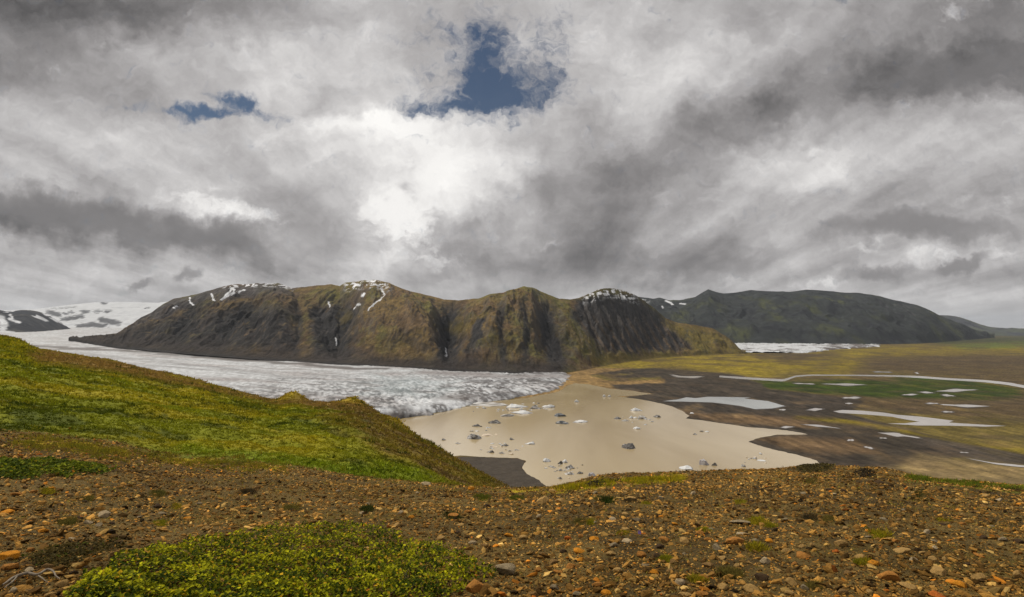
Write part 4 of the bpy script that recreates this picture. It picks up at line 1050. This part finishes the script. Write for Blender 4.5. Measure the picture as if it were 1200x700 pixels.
def near_pts(P_, R_):
    """many photo points -> columns and depths on the near ground"""
    Ys_ = np.geomspace(2.2, 40, 700)
    Yo = np.empty(len(P_))
    for a in range(0, len(P_), 400):
        p = P_[a:a + 400]
        YY = np.broadcast_to(Ys_, (len(p), len(Ys_)))
        r = HY + F * near_D((p[:, None] - CX) / F * YY, YY, False)[0] / YY
        ok = r <= R_[a:a + 400, None]
        i = np.where(ok.any(1), ok.argmax(1), -1)
        Yo[a:a + 400] = np.where(i >= 0, Ys_[i], np.nan)
    return P_, Yo

def tuft_mesh(name, pts, wd, n, h, col, mat=None, nb=6, lean=1.0, clumpy=True):
    P_, R_ = patch_points(pts, wd, n)
    P_, Y_ = near_pts(P_, R_)
    ok = np.isfinite(Y_); P_, Y_ = P_[ok], Y_[ok]
    xq = (P_ - CX) / F * Y_; cq = fbm(xq / .55, Y_ / .55, 4, 231); ok = rng.uniform(0, 1, len(P_)) < (sm(-.35, .25, cq) + .08 if clumpy else 1)
    P_, Y_, cq, xq = P_[ok], Y_[ok], cq[ok], xq[ok]
    hh = (.6 + .9 * np.clip(cq + .3, 0, 1)) * h * rng.uniform(.5, 1.3, len(P_))
    cols = np.array(col)[None] * rng.uniform(.6, 1.35, (len(P_), 1))
    cols = mix(cols, np.array([.12, .085, .025]), (rng.uniform(0, 1, len(P_)) < .3) * .8)
    cols = mix(cols, np.array(col) * np.array([.55, .75, .8]), sm(-.1, .3, fbm(xq / .3, Y_ / .3, 3, 232)) * .7)
    V, Fc, cv = blades(P_, Y_, hh, hh * .13, nb, cols, hh * .6, lean)
    o_ = V.mean(0); o_[2] = V[:, 2].min()
    o = mesh_from(name, V - o_, Fc, mat or m_leaf, cv); o.location = o_
    return o
YM = (.46, .36, .015); GR = (.17, .20, .016); DG = (.06, .085, .012); OL = (.23, .18, .035); BR = (.10, .065, .03)
tag(tuft_mesh('grass', [(1068, 560.5), (1110, 564.5), (1150, 569.5), (1230, 577), (1330, 584)], 8, 2200, .075, GR), 'green grass strip along the right edge of the brow', 'grass', kind='stuff')
tag(tuft_mesh('moss', [(655, 573), (690, 569.5), (715, 566)], 12, 2600, .06, YM), 'yellow moss along the brow below the near icebergs', 'moss', kind='stuff')
tag(tuft_mesh('moss', [(735, 566), (765, 562.5), (796, 560)], 11, 2400, .06, YM), 'yellow moss along the brow below the large dark iceberg', 'moss', kind='stuff')
tag(tuft_mesh('moss', [(20, 517), (90, 524), (140, 532), (250, 542), (330, 549)], 20, 4200, .07, (.30, .24, .022)), 'yellow green moss where the gravel meets the hillside', 'moss', kind='stuff')
tag(tuft_mesh('moss', [(420, 562), (500, 566), (560, 569), (640, 574)], 9, 900, .05, (.30, .23, .025)), 'yellow moss along the low middle of the brow', 'moss', kind='stuff')

# dry plant litter and crusty moss between the stones
n = 120000
px_ = rng.uniform(-840, 2040, n); Y_ = 3.2 * (22 / 3.2) ** rng.uniform(0, 1, n)
ok = np.abs(px_ - 600) < 690 + 3.2 * F / Y_
px_, Y_ = px_[ok], Y_[ok]; n = len(px_)
xw = (px_ - CX) / F * Y_
lf = fbm(xw / 1.4, Y_ / 1.4, 4, 221)
keep = (Y_ < ip(px_, C_Y0) + 2) & (rng.uniform(0, 1, n) < sm(-.25, .4, lf)) & (rng.uniform(0, 1, n) > hill_w(px_, Y_))
px_, Y_, lf = px_[keep], Y_[keep], lf[keep]
lc = 1.35 * np.array([(.15, .10, .022), (.10, .066, .018), (.20, .17, .018), (.045, .03, .012), (.26, .20, .05)])[rng.choice(5, len(px_), p=[.3, .3, .17, .15, .08])]
hh = np.clip(3.2 * Y_ / F, .014, .07) * rng.uniform(.5, 1.3, len(px_))
V, Fc, cv = blades(px_, Y_, hh, hh * .14, 4, lc, hh * .9, 2.2, .45)
tag(mesh_from('plant_litter', V, Fc, m_leaf, cv), 'dry brown plant litter and thin moss between the stones', 'plant litter', kind='stuff')

TUFTS = [  # column,row,width,colour,height,label
 (711, 588, 9, DG, .09, 'dark green grass tuft below the yellow moss of the brow'),
 (738, 588, 6, BR, .08, 'dark brown dried tuft right of the dark green tuft'),
 (785, 562, 5, BR, .08, 'dark brown dried tuft at the right end of the brow moss'),
 (604, 586, 8, GR, .08, 'green tuft left of the tan boulder on the brow'),
 (565, 584, 10, GR, .08, 'low spreading green tuft on the gravel above the shrub'),
 (430, 597, 6, DG, .07, 'small dark tuft on gravel behind the big green shrub'),
 (530, 607, 7, DG, .07, 'dark tuft with a stone on gravel right of centre behind the shrub'),
 (868, 586, 7, YM, .05, 'yellow moss cushion high on the gravel right of centre'),
 (887, 614, 10, YM, .06, 'yellow moss cushion beside the long slab at right'),
 (825, 625, 7, YM, .05, 'yellow moss spot left of the rust slab'),
 (886, 645, 7, YM, .06, 'bright moss cushion below the rust slab'),
 (818, 680, 8, YM, .05, 'moss spot low in the gravel right of centre'),
 (855, 674, 10, OL, .08, 'olive tuft low in the gravel right of centre'),
 (781, 657, 6, YM, .05, 'moss spot in the gravel below the violet flower'),
 (1031, 628, 8, YM, .06, 'moss cushion in the middle of the right gravel'),
 (1012, 660, 7, YM, .06, 'bright moss cushion beside the orange stone at right'),
 (903, 620, 5, YM, .06, 'round yellow moss cushion next to an orange chip'),
 (955, 688, 10, OL, .06, 'olive moss patch low at right of the bottom edge'),
 (970, 612, 9, OL, .05, 'olive moss streak high on the right gravel'),
 (1105, 608, 9, YM, .04, 'thin moss streak on the far right gravel'),
 (1078, 580, 13, DG, .05, 'dark green mat high on the right gravel'),
 (950, 565, 9, OL, .05, 'olive mat just below the dark shrub of the brow'),
 (950, 610, 7, BR, .07, 'dark tuft on the right gravel'),
 (1190, 575, 8, BR, .08, 'dark brown tuft at the far right below the grass strip'),
 (55, 577, 8, YM, .06, 'yellow tuft on gravel below the left dark shrub'),
 (102, 584, 6, OL, .06, 'olive tuft on gravel beyond the pale grey stone'),
 (185, 580, 9, OL, .07, 'olive tuft in the middle of the left gravel'),
 (187, 611, 9, YM, .05, 'moss cushion left of the orange chip on the left gravel'),
 (207, 593, 6, YM, .05, 'yellow moss spot above the orange chip on the left gravel'),
 (290, 577, 7, BR, .07, 'dark tuft on the gravel below the green hillside'),
 (340, 594, 8, OL, .06, 'olive tuft behind the left part of the big shrub'),
 (78, 612, 7, OL, .06, 'small olive tuft left of the pale grey stone'),
 (680, 612, 7, OL, .05, 'olive tuft in the middle gravel below the tan boulder'),
 (693, 613, 5, YM, .05, 'yellow moss spot in the middle gravel below the dark green tuft'),
 (730, 627, 6, YM, .04, 'moss spot left of the violet flower'),
 (757, 590, 7, YM, .04, 'moss spot on the gravel below the brow moss'),
]
for px, row, wd, col, h, lab in TUFTS:
    tag(tuft_mesh('plant_tuft', [(px - wd * .4, row), (px + wd * .4, row)], wd * .85, int(110 + wd * 22), h * .55, tuple(.72 * np.array(col)), None, 7, 1.5, False), lab, 'tuft', 'small tufts and moss cushions on the gravel')

# leafy dwarf shrubs: stems with many small leaves
def shrub(name, outline, n, leaf, h, cols, label, dens_edge=14, stems=60):
    xs_ = [p[0] for p in outline]; ys_ = [p[1] for p in outline]
    P_ = rng.uniform(min(xs_) - 12, max(xs_) + 12, n * 4); R_ = rng.uniform(min(ys_) - 4, max(ys_), n * 4)
    sd = poly_sd(P_, R_, outline, 2.0) + fbm(P_ / 22, R_ / 11, 4, 210) * dens_edge * 1.6
    k = rng.uniform(0, 1, n * 4) < sm(4, -dens_edge, sd)
    P_, R_, sd = P_[k][:n], R_[k][:n], sd[k][:n]
    P_, Y_ = near_pts(P_, R_)
    ok = np.isfinite(Y_); P_, Y_, sd = P_[ok], Y_[ok], sd[ok]
    x = (P_ - CX) / F * Y_; m = len(x)
    dome = sm(2, -26, sd) * (.7 + .8 * fbm(x / .3, Y_ / .3, 3, 211)) 
    top = near_z(x, Y_) + h * (.25 + .75 * dome)
    frac = 1 - rng.uniform(0, 1, m) ** 1.8 * .9
    z = near_z(x, Y_) + (top - near_z(x, Y_)) * frac
    L_ = leaf * rng.uniform(.65, 1.3, m)
    a = rng.uniform(0, 2 * np.pi, m); el = rng.uniform(-.1, 1.1, m)
    dx, dy, dz = np.cos(a) * np.cos(el), np.sin(a) * np.cos(el), np.sin(el)
    sxv, syv = -np.sin(a), np.cos(a)
    c0 = np.stack([x, Y_, z], -1); d_ = np.stack([dx, dy, dz], -1); s_ = np.stack([sxv, syv, rng.uniform(-.4, .4, m)], -1)
    nrm = np.cross(d_, s_)
    wv = .36
    p = [c0 - d_ * L_[:, None] * .5, c0 + (s_ * wv) * L_[:, None] + nrm * L_[:, None] * .12, c0 + d_ * L_[:, None] * .55, c0 - (s_ * wv) * L_[:, None] + nrm * L_[:, None] * .12]
    V = np.stack(p, 1).reshape(-1, 3)
    i4 = np.arange(m)[:, None] * 4
    Fc = np.concatenate([i4 + np.array([0, 1, 2]), i4 + np.array([0, 2, 3])])
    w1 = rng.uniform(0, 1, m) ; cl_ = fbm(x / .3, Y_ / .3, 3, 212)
    col = mix(np.array(cols[0])[None].repeat(m, 0), np.array(cols[1]), np.clip(w1 ** 2.4 * 1.0 + cl_ * .75, 0, 1) * (.5 + .5 * frac))  # low leaves coloured darker, painting in the shade inside the shrub
    col = mix(col, np.array(cols[2]), (rng.uniform(0, 1, m) < .035) * .9)
    cv = np.repeat(col * rng.uniform(.75, 1.25, (m, 1)), 4, 0)
    org = np.array([x.mean(), Y_.mean(), near_z(x, Y_).min()])
    root = bpy.data.objects.new(name, None); COL.objects.link(root); root.location = org
    tag(root, label, 'shrub')
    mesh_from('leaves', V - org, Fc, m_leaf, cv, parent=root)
    # stems
    SV, SF = [], []
    idx = rng.choice(m, min(stems, m), replace=False)
    for q in idx:
        b0 = np.array([x[q], Y_[q], float(near_z(x[q:q + 1], Y_[q:q + 1])[0]) - .02]); t_ = np.array([x[q] + rng.normal(0, h * .5), Y_[q] + rng.normal(0, h * .5), top[q] * .96 + b0[2] * .04])
        r0 = max(leaf * .07, .0025); base_i = len(SV)
        mid = (b0 + t_) / 2 + rng.normal(0, h * .1, 3)
        for pnt, rr in ((b0, r0), (mid, r0 * .7), (t_, r0 * .35)):
            for g_ in range(4):
                SV.append(pnt + np.array([math.cos(g_ * math.pi / 2), math.sin(g_ * math.pi / 2), 0]) * rr)
        for lv in range(2):
            for g_ in range(4):
                a0 = base_i + lv * 4
                SF.append((a0 + g_, a0 + (g_ + 1) % 4, a0 + 4 + (g_ + 1) % 4, a0 + 4 + g_))
    st_ = mesh_from('stems', np.array(SV) - org, np.array(SF), m_wood, None, parent=root); st_['kind'] = 'stuff'
    return root
m_wood = nmat('bark', .85, base=(.12, .085, .06), var=[(30, 4, .7, 1.3)], spec=.2)
SH_MAIN = [(70, 712), (88, 690), (120, 668), (180, 648), (215, 640), (255, 634), (300, 622), (350, 617), (410, 615), (450, 619), (480, 630), (520, 641), (550, 652), (575, 664), (582, 676), (560, 688), (530, 700), (500, 716), (300, 730), (100, 730)]
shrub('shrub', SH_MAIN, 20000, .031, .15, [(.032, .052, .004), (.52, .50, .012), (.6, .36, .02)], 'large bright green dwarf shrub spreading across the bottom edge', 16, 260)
SH_BROWN = [(30, 652), (60, 640), (100, 634), (140, 632), (150, 640), (110, 655), (80, 668), (40, 668)]
shrub('shrub', SH_BROWN, 1500, .026, .06, [(.05, .04, .012), (.14, .095, .02), (.08, .11, .01)], 'low dark brown heath patch left of the large green shrub', 10, 60)
SH_LEFT = [(-60, 546), (0, 541), (40, 541), (90, 545), (125, 549), (140, 555), (125, 559), (80, 561), (40, 563), (0, 564), (-60, 568)]
shrub('shrub', SH_LEFT, 6000, .05, .16, [(.05, .075, .008), (.24, .27, .014), (.4, .3, .02)], 'dark green low shrub on the gravel at the left edge below the hillside', 9, 120)
shrub('shrub', [(932, 551), (940, 546), (955, 544), (970, 544), (978, 548), (975, 553), (945, 554)], 1300, .06, .19, [(.045, .040, .016), (.13, .10, .03), (.2, .15, .02)], 'dark brown shrub standing up on the brow before the lagoon shore', 5, 60)
shrub('shrub', [(1003, 556), (1010, 552), (1020, 553), (1026, 559), (1012, 561)], 500, .05, .16, [(.022, .018, .012), (.06, .045, .022), (.09, .07, .02)], 'small dark brown shrub right of the bigger one on the brow', 4, 40)
shrub('shrub', [(684, 573), (694, 569), (715, 563), (724, 564), (706, 571), (690, 575)], 700, .05, .17, [(.02, .02, .012), (.05, .045, .02), (.09, .07, .02)], 'dark ragged shrub on the brow edge right of the near icebergs', 4, 40)
# ======================= STONES LYING ON THE GRAVEL =========================================================
TANC, GRYC, ORG, RED, DRK, PAL, ORB = (.38, .235, .08), (.25, .195, .115), (.58, .235, .022), (.45, .125, .022), (.065, .04, .02), (.44, .34, .2), (.38, .17, .038)
NOTED = [ # column,row (middle),width px, flatness, colour, label
 (9, 651, 26, .55, ORG, 'big orange stone at the left edge above the dry twig'), (8, 600, 19, .4, ORG, 'flat orange stone at the left edge higher up the gravel'),
 (10, 664, 22, .5, ORB, 'brown orange stone just below the big orange one at the left edge'), (122, 603, 15, .75, PAL, 'pale grey stone standing on the left gravel'),
 (219, 607, 10, .5, ORG, 'small orange chip on the left gravel'), (50, 622, 15, .4, ORG, 'flat orange brown stone left of the dark heath patch'),
 (20, 579, 14, .4, ORB, 'orange brown flat stone beneath the dark green left shrub'), (60, 572, 9, .4, ORG, 'small orange stone near the yellow tuft at left'),
 (102, 612, 12, .5, PAL, 'pale pebble pair stone left of the pale grey stone'), (40, 676, 17, .5, TANC, 'tan stone above the dry twig'), (33, 668, 12, .5, PAL, 'small pale stone above the dry twig'),
 (555, 687, 26, .7, ORB, 'rounded orange tan stone touching the right end of the big shrub'), (594, 668, 27, .6, GRYC, 'grey rounded stone right of the big shrub'),
 (596, 627, 13, .45, ORG, 'orange stone above the grey rounded one'), (469, 601, 9, .7, PAL, 'pale upright pebble behind the big shrub'), (482, 606, 8, .7, ORG, 'orange pebble beside the pale upright one'),
 (530, 604, 15, .45, ORB, 'flat tan orange stone with dark tuft under it'), (552, 573, 10, .6, ORG, 'rust stone on the low middle of the brow'), (500, 567, 14, .4, PAL, 'pale stone where brow meets green hillside'),
 (637, 586, 17, .8, TANC, 'tan boulder at the middle of the brow'), (658, 587, 16, .45, TANC, 'slanted tan slab right of the tan boulder'), (648, 575, 11, .6, TANC, 'tan stone behind the tan boulder'),
 (862, 633, 25, .45, ORB, 'long rust brown slab with a dark shadow below it'), (666, 631, 10, .6, RED, 'red orange stone in the middle gravel'), (697, 631, 13, .5, ORG, 'orange stone right of the red one'),
 (679, 646, 17, .45, ORG, 'wide orange stone below the red one'), (681, 656, 11, .6, ORG, 'yellow orange stone below the wide orange one'), (668, 664, 15, .5, ORB, 'brown orange stone left of the yellow orange one'),
 (700, 685, 14, .6, ORB, 'orange brown stone low in the middle gravel'), (710, 695, 14, .5, ORG, 'orange stone at the bottom edge in the middle'), (767, 670, 12, .6, ORG, 'lone orange stone low right of the middle'),
 (735, 634, 14, .4, PAL, 'pale slanting splinter left of the violet flower'), (803, 634, 14, .65, TANC, 'tan round stone left of the long rust slab'), (779, 632, 14, .5, ORB, 'brown stone right of the violet flower'),
 (716, 649, 14, .5, TANC, 'tan slab leaning in the middle gravel'), (752, 650, 13, .65, ORB, 'pale orange stone below the violet flower'), (791, 614, 9, .4, ORG, 'bright orange chip above the tan round stone'),
 (804, 597, 9, .6, ORB, 'rust pebble high on the gravel right of the brow moss'), (867, 612, 26, .22, GRYC, 'long grey slab lying on the right gravel'), (870, 626, 16, .35, PAL, 'pale flat stone just above the long rust slab'),
 (985, 636, 17, .75, TANC, 'square tan stone on the right gravel'), (979, 646, 9, .6, RED, 'red stone below the square tan one'), (1057, 645, 21, .4, TANC, 'wide flat tan stone on the right gravel'),
 (941, 651, 17, .45, ORB, 'brown wedge stone left of the red stone'), (1025, 660, 14, .6, ORG, 'orange stone beside the bright moss cushion at right'), (1042, 675, 26, .55, ORB, 'large brown orange stone low at right'),
 (1062, 686, 22, .4, TANC, 'tan slab below the large brown orange stone'), (1100, 670, 22, .45, TANC, 'long tan stone right of the large brown orange one'), (1126, 685, 18, .55, ORG, 'orange block low at far right'),
 (1146, 676, 20, .4, TANC, 'tan flat stone right of the orange block'), (1098, 697, 20, .4, RED, 'red stone cut by the bottom edge at right'), (1171, 586, 9, .6, PAL, 'pale chip high on the far right gravel'),
 (1050, 634, 10, .5, ORB, 'rusty chip above the wide flat tan stone'), (902, 634, 12, .5, ORG, 'orange chip right of the long rust slab'), (922, 645, 14, .45, TANC, 'tan chip left of the brown wedge stone'),
 (745, 609, 12, .5, GRYC, 'grey stone on the gravel below the dried tuft'), (718, 609, 10, .7, PAL, 'pale stone below the dark green tuft'), (738, 584, 16, .35, TANC, 'flat tan stone behind the dark dried tuft'),
 (1030, 565, 13, .35, DRK, 'dark flat stone on the brow right of the small dark shrub'), (880, 690, 22, .5, TANC, 'tan stone low in the gravel left of the right side moss'),
]
vs2, fs2 = ico(3)
def stone_mesh(seed, flat, col):
    r_ = np.random.default_rng(seed); o1 = r_.uniform(-60, 60)
    v = vs2 * (1 + .22 * fbm(vs2[:, 0] * 1.2 + o1, vs2[:, 1] * 1.2 + vs2[:, 2] * 1.1, 3, seed))[:, None]
    for q in range(14):
        nrm = r_.normal(0, 1, 3); nrm /= np.linalg.norm(nrm); dd = r_.uniform(.52, .88)
        v = v - np.maximum(v @ nrm - dd, 0)[:, None] * nrm * .95
    v = v * (1 + .035 * fbm(v[:, 0] * 5 + o1, v[:, 1] * 5 + v[:, 2] * 4, 3, seed + 1))[:, None]
    v = v / (v[:, 0].max() - v[:, 0].min())
    v = v * np.array([1, r_.uniform(.6, .9), 1])
    v[:, 2] *= flat / max((v[:, 2].max() - v[:, 2].min()), .1)
    c = np.array(col)[None] * (1 + .35 * fbm(v[:, 0] * 5 + o1, v[:, 2] * 7 + v[:, 1] * 4, 4, seed + 2))[:, None]
    c = mix(c, np.array([.03, .024, .016]), sm(.2, .5, fbm(v[:, 0] * 9 + o1, v[:, 1] * 9 + v[:, 2] * 6, 3, seed + 3)) * .6)
    me = mesh_from('stone', v, fs2, m_stone2, c, smooth=False)
    md = me.data; bpy.data.objects.remove(me); return md
m_stone2 = nmat('stone_face', .88, var=[(12, 6, .75, 1.25), (70, 4, .75, 1.25)], bump=[(60, 6, .008)], spec=.08)

def put_stone(md, px, row, wpx, flat, rz, label, group):
    x, Y, z = at(px, row + wpx * flat * .3, 40)
    o = bpy.data.objects.new('stone', md); COL.objects.link(o)
    s = wpx * .9 / F * Y
    o.scale = (s, s, s); o.rotation_euler = (random.uniform(-.2, .2) - .12, random.uniform(-.22, .22), rz)
    o.location = (x, Y, z + s * flat * .24)
    return tag(o, label, 'stone', group)
for i, (px, row, wpx, fl, col, lab) in enumerate(NOTED):
    put_stone(stone_mesh(400 + i, fl, col), px, row, wpx, fl, random.uniform(-.4, .4), lab, 'stones on the gravel brow')

# the other large stones: kinds of stone by colour and shape, told apart by where they lie
KINDS_ = [('tan', TANC), ('grey', GRYC), ('rust orange', ORB), ('dark brown', DRK), ('pale', PAL), ('brown', (.22, .13, .046))]
SHAPES_ = [('flat', .34), ('chunky', .7), ('wedge shaped', .5)]
pool = {}
for ki, (kn_, kc) in enumerate(KINDS_):
    for si, (sn_, sf) in enumerate(SHAPES_):
        pool[(ki, si)] = [stone_mesh(700 + ki * 31 + si * 7 + j, sf, kc) for j in range(2)]
LANDMARKS = [(lab, px, row) for px, row, w_, f_, c_, lab in NOTED] + [(t[5], t[0], t[1]) for t in TUFTS]
placed = [(p[0], p[1], p[2]) for p in NOTED]
used_labels = {}
count = 0; tries = 0
DIRS = ['right of', 'below', 'left of', 'above']
while count < 238 and tries < 6000:
    tries += 1
    px = random.uniform(4, 1196); row = random.uniform(566, 698)
    if row < np.interp(px, [p[0] for p in C_YG], [p[1] for p in C_YG]) + 10: continue
    if poly_sd(np.array([px]), np.array([row]), SH_MAIN, 2.0)[0] < 14 or poly_sd(np.array([px]), np.array([row]), SH_LEFT, 2.0)[0] < 6: continue
    wpx = (5.5 + 9 * ((row - 560) / 140) ** 1.1) * random.uniform(.75, 1.35)
    if any((px - a) ** 2 + ((row - b) * 1.7) ** 2 < ((wpx + c_) * .62) ** 2 for a, b, c_ in placed): continue
    ki = random.choices(range(6), [28, 13, 16, 14, 6, 23])[0]; si = random.randrange(3)
    # say which one by its nearest landmark
    best = None
    for lm in sorted(LANDMARKS, key=lambda q: (q[1] - px) ** 2 + ((q[2] - row) * 1.6) ** 2)[:14]:
        dx, dy = px - lm[1], (row - lm[2]) * 1.6
        d_ = 0 if dx > abs(dy) else 2 if -dx > abs(dy) else 1 if dy > 0 else 3
        words = lm[0].split()
        short = []
        for w_ in words:
            if w_ in ('on', 'at', 'above', 'below', 'left', 'right', 'in', 'with', 'behind', 'where', 'beside', 'touching', 'beneath', 'near', 'lying', 'just', 'low', 'high', 'next', 'cut', 'leaning', 'beyond', 'standing') and len(short) >= 2: break
            short.append(w_)
        lab = f"{KINDS_[ki][0]} {SHAPES_[si][0]} stone {DIRS[d_]} the {' '.join(short)}"
        if lab not in used_labels and len(lab.split()) <= 16: best = lab; break
    if not best: continue
    used_labels[best] = 1
    put_stone(random.choice(pool[(ki, si)]), px, row, wpx, SHAPES_[si][1], random.uniform(-1.2, 1.2), best, 'stones on the gravel brow')
    placed.append((px, row, wpx)); count += 1
print('stones', count + len(NOTED))

# ---- dry twig and the violet flower -------------------------------------------------------------------
def tube(name, pts, radii, mat, seg=8, parent=None, origin=(0, 0, 0)):
    radii = np.interp(np.linspace(0, 1, len(pts)), np.linspace(0, 1, len(radii)), radii)
    pts = np.array(pts, float) - np.array(origin); V, Fc = [], []
    for i, p in enumerate(pts):
        t = pts[min(i + 1, len(pts) - 1)] - pts[max(i - 1, 0)]; t /= np.linalg.norm(t) + 1e-9
        s = np.cross(t, [0, 0, 1]); s = s / (np.linalg.norm(s) + 1e-9) if np.linalg.norm(s) > 1e-4 else np.array([1., 0, 0]); u_ = np.cross(s, t)
        for g_ in range(seg):
            a = g_ / seg * 2 * math.pi
            V.append(p + (s * math.cos(a) + u_ * math.sin(a)) * radii[i])
    for i in range(len(pts) - 1):
        for g_ in range(seg):
            Fc.append((i * seg + g_, i * seg + (g_ + 1) % seg, (i + 1) * seg + (g_ + 1) % seg, (i + 1) * seg + g_))
    return mesh_from(name, np.array(V), np.array(Fc), mat, None, True, parent)
m_twig = nmat('bleached_wood', .8, base=(.22, .18, .13), var=[(40, 5, .6, 1.2)], spec=.2)
def twig_pts(cols_rows, lift):
    out = []; q = np.array(cols_rows, float); k = np.arange(len(q)); kk = np.linspace(0, len(q) - 1, len(q) * 5)
    w3 = lambda a: (np.interp(kk - .4, k, a) + 2 * np.interp(kk, k, a) + np.interp(kk + .4, k, a)) / 4
    cols_rows = list(zip(w3(q[:, 0]) + .5 * np.sin(kk * 3), w3(q[:, 1]))); lift = w3(np.array(lift))
    for (c, r_), l in zip(cols_rows, lift):
        x, Y, z = at(c, r_, 30); out.append((x, Y, z + l))
    return out
tw = bpy.data.objects.new('twig', None); COL.objects.link(tw)
org = at(36, 682, 30); tw.location = org
tag(tw, 'bleached curved dry twig on the gravel at the bottom left corner', 'twig')
tube('stem', twig_pts([(2, 690), (10, 686), (20, 681), (32, 678), (44, 680), (53, 676), (59, 676), (63, 678), (66, 681), (70, 683)], [.02, .03, .035, .04, .03, .05, .05, .04, .03, .02]), [.005, .008, .010, .011, .009, .008, .008, .006, .005, .003], m_twig, 8, tw, org)
tube('side_branch', twig_pts([(20, 681), (14, 688), (4, 693)], [.035, .03, .015]), [.006, .005, .003], m_twig, 8, tw, org)
tube('side_branch', twig_pts([(44, 680), (50, 684), (58, 686)], [.03, .03, .01]), [.005, .004, .002], m_twig, 8, tw, org)

fl = bpy.data.objects.new('flower', None); COL.objects.link(fl)
fx, fy, fz = at(749, 629, 30); fl.location = (fx, fy, fz)
tag(fl, 'tiny violet flower growing alone in the brown gravel', 'flower')
m_stem = nmat('green_stem', .7, base=(.08, .11, .02)); m_petal = nmat('violet_petal', .6, base=(.33, .22, .62)); m_eye = nmat('flower_eye', .7, base=(.6, .45, .05))
tube('stem', [(0, 0, -.01), (.004, 0, .02), (.002, -.004, .045)], [.0025, .002, .002], m_stem, 6, fl)
for q in range(5):
    a = q * 2 * math.pi / 5
    d_ = np.array([math.cos(a), -.45 + math.sin(a) * .3, math.sin(a)]); s_ = np.array([-math.sin(a), 0, math.cos(a)])
    c_ = np.array([.002, -.006, .05])
    V = [c_, c_ + d_ * .010 + s_ * .007, c_ + d_ * .021 + s_ * .004, c_ + d_ * .021 - s_ * .004, c_ + d_ * .010 - s_ * .007]
    V = V + [np.array(p) + np.array([0, .0012, 0]) for p in V]
    mesh_from('petal', np.array(V), np.array([(0, 1, 2), (0, 2, 3), (0, 3, 4), (5, 7, 6), (5, 8, 7), (5, 9, 8), (1, 6, 7), (1, 7, 2), (2, 7, 8), (2, 8, 3), (3, 8, 9), (3, 9, 4)]), m_petal, None, False, fl)
ve, fe = ico(2)
mesh_from('eye', ve * .0035 + np.array([.002, -.009, .05]), fe, m_eye, None, True, fl)

# ---- far farm buildings ---------------------------------------------------------------------------------
m_white = nmat('white_wall', .7, base=(.75, .75, .73), var=[(.3, 3, .9, 1.1)]); m_roof = nmat('pale_roof', .6, base=(.62, .64, .66)); m_dk = nmat('window_glass', .2, base=(.03, .035, .04), spec=.5)
def house(px, row, L_, Wd, hh, rz, label):
    x, Y = plane_xy(px, row)
    r_ = bpy.data.objects.new('farmhouse', None); COL.objects.link(r_); r_.location = (x, Y, 0); r_.rotation_euler = (0, 0, rz)
    tag(r_, label, 'house', 'white farm buildings below the far hills')
    a, b, e = L_ / 2, Wd / 2, hh
    V = np.array([(-a, -b, -1), (a, -b, -1), (a, b, -1), (-a, b, -1), (-a, -b, e), (a, -b, e), (a, b, e), (-a, b, e), (-a, 0, e + b * .8), (a, 0, e + b * .8)])
    bm = bmesh.new(); vv = [bm.verts.new(p) for p in V]
    for f in [(0, 1, 5, 4), (1, 2, 6, 9, 5), (2, 3, 7, 6), (3, 0, 4, 8, 7)]: bm.faces.new([vv[i] for i in f])
    me = bpy.data.meshes.new('wall'); bm.to_mesh(me); bm.free(); me.materials.append(m_white)
    o = bpy.data.objects.new('wall', me); COL.objects.link(o); o.parent = r_
    g = 1.2; t = .6; rz_ = e + b * .8
    RV = []
    for sy in (-1, 1):
        RV += [(-a - g, sy * (b + g), e - g * .8 + .1), (a + g, sy * (b + g), e - g * .8 + .1), (a + g, 0, rz_ + .1), (-a - g, 0, rz_ + .1)]
    RV = np.array(RV); RV2 = RV + np.array([0, 0, t])
    Fq = []
    for s in (0, 4):
        Fq += [(s, s + 1, s + 2, s + 3), (s + 8, s + 11, s + 10, s + 9), (s, s + 8, s + 9, s + 1), (s + 1, s + 9, s + 10, s + 2), (s + 3, s + 2, s + 10, s + 11), (s, s + 3, s + 11, s + 8)]
    mesh_from('roof', np.concatenate([RV, RV2]), np.array(Fq), m_roof, None, False, r_)
    for q in range(3):
        xw_ = -a * .6 + q * a * .6
        mesh_from('window', np.array([(xw_ - 1.2, -b - .15, hh * .35), (xw_ + 1.2, -b - .15, hh * .35), (xw_ + 1.2, -b - .15, hh * .75), (xw_ - 1.2, -b - .15, hh * .75)]), np.array([(0, 1, 2, 3)]), m_dk, None, False, r_)
house(1110, 399.2, 55, 24, 12, .1, 'pale farm building right of the dark trees at the foot of the far mountain')
house(1103, 399.6, 30, 18, 10, .5, 'smaller pale farm building just left of the other by the dark trees')
house(1145, 396.6, 75, 30, 15, -.1, 'white farm building farthest right under the low ridge')

# ---- air -------------------------------------------------------------------------------------------------
if HAZE > 0:
    bm = bmesh.new(); bmesh.ops.create_cube(bm, size=1)
    for v in bm.verts:
        v.co = Vector((v.co.x * 120000, v.co.y * 110000 + 20000, -7 + (v.co.z + .5) * 1400))
    me = bpy.data.meshes.new('haze'); bm.to_mesh(me); bm.free()
    hm = bpy.data.materials.new('haze'); hm.use_nodes = True; nth = hm.node_tree
    nth.nodes.remove(nth.nodes['Principled BSDF'])
    pv = nth.nodes.new('ShaderNodeVolumePrincipled'); pv.inputs['Color'].default_value = (.82, .9, 1.0, 1); pv.inputs['Density'].default_value = HAZE; pv.inputs['Anisotropy'].default_value = .2
    nth.links.new(pv.outputs[0], nth.nodes['Material Output'].inputs['Volume'])
    me.materials.append(hm); o = bpy.data.objects.new('haze', me); COL.objects.link(o)
    tag(o, 'thin pale air over the whole valley', 'haze', kind='stuff')
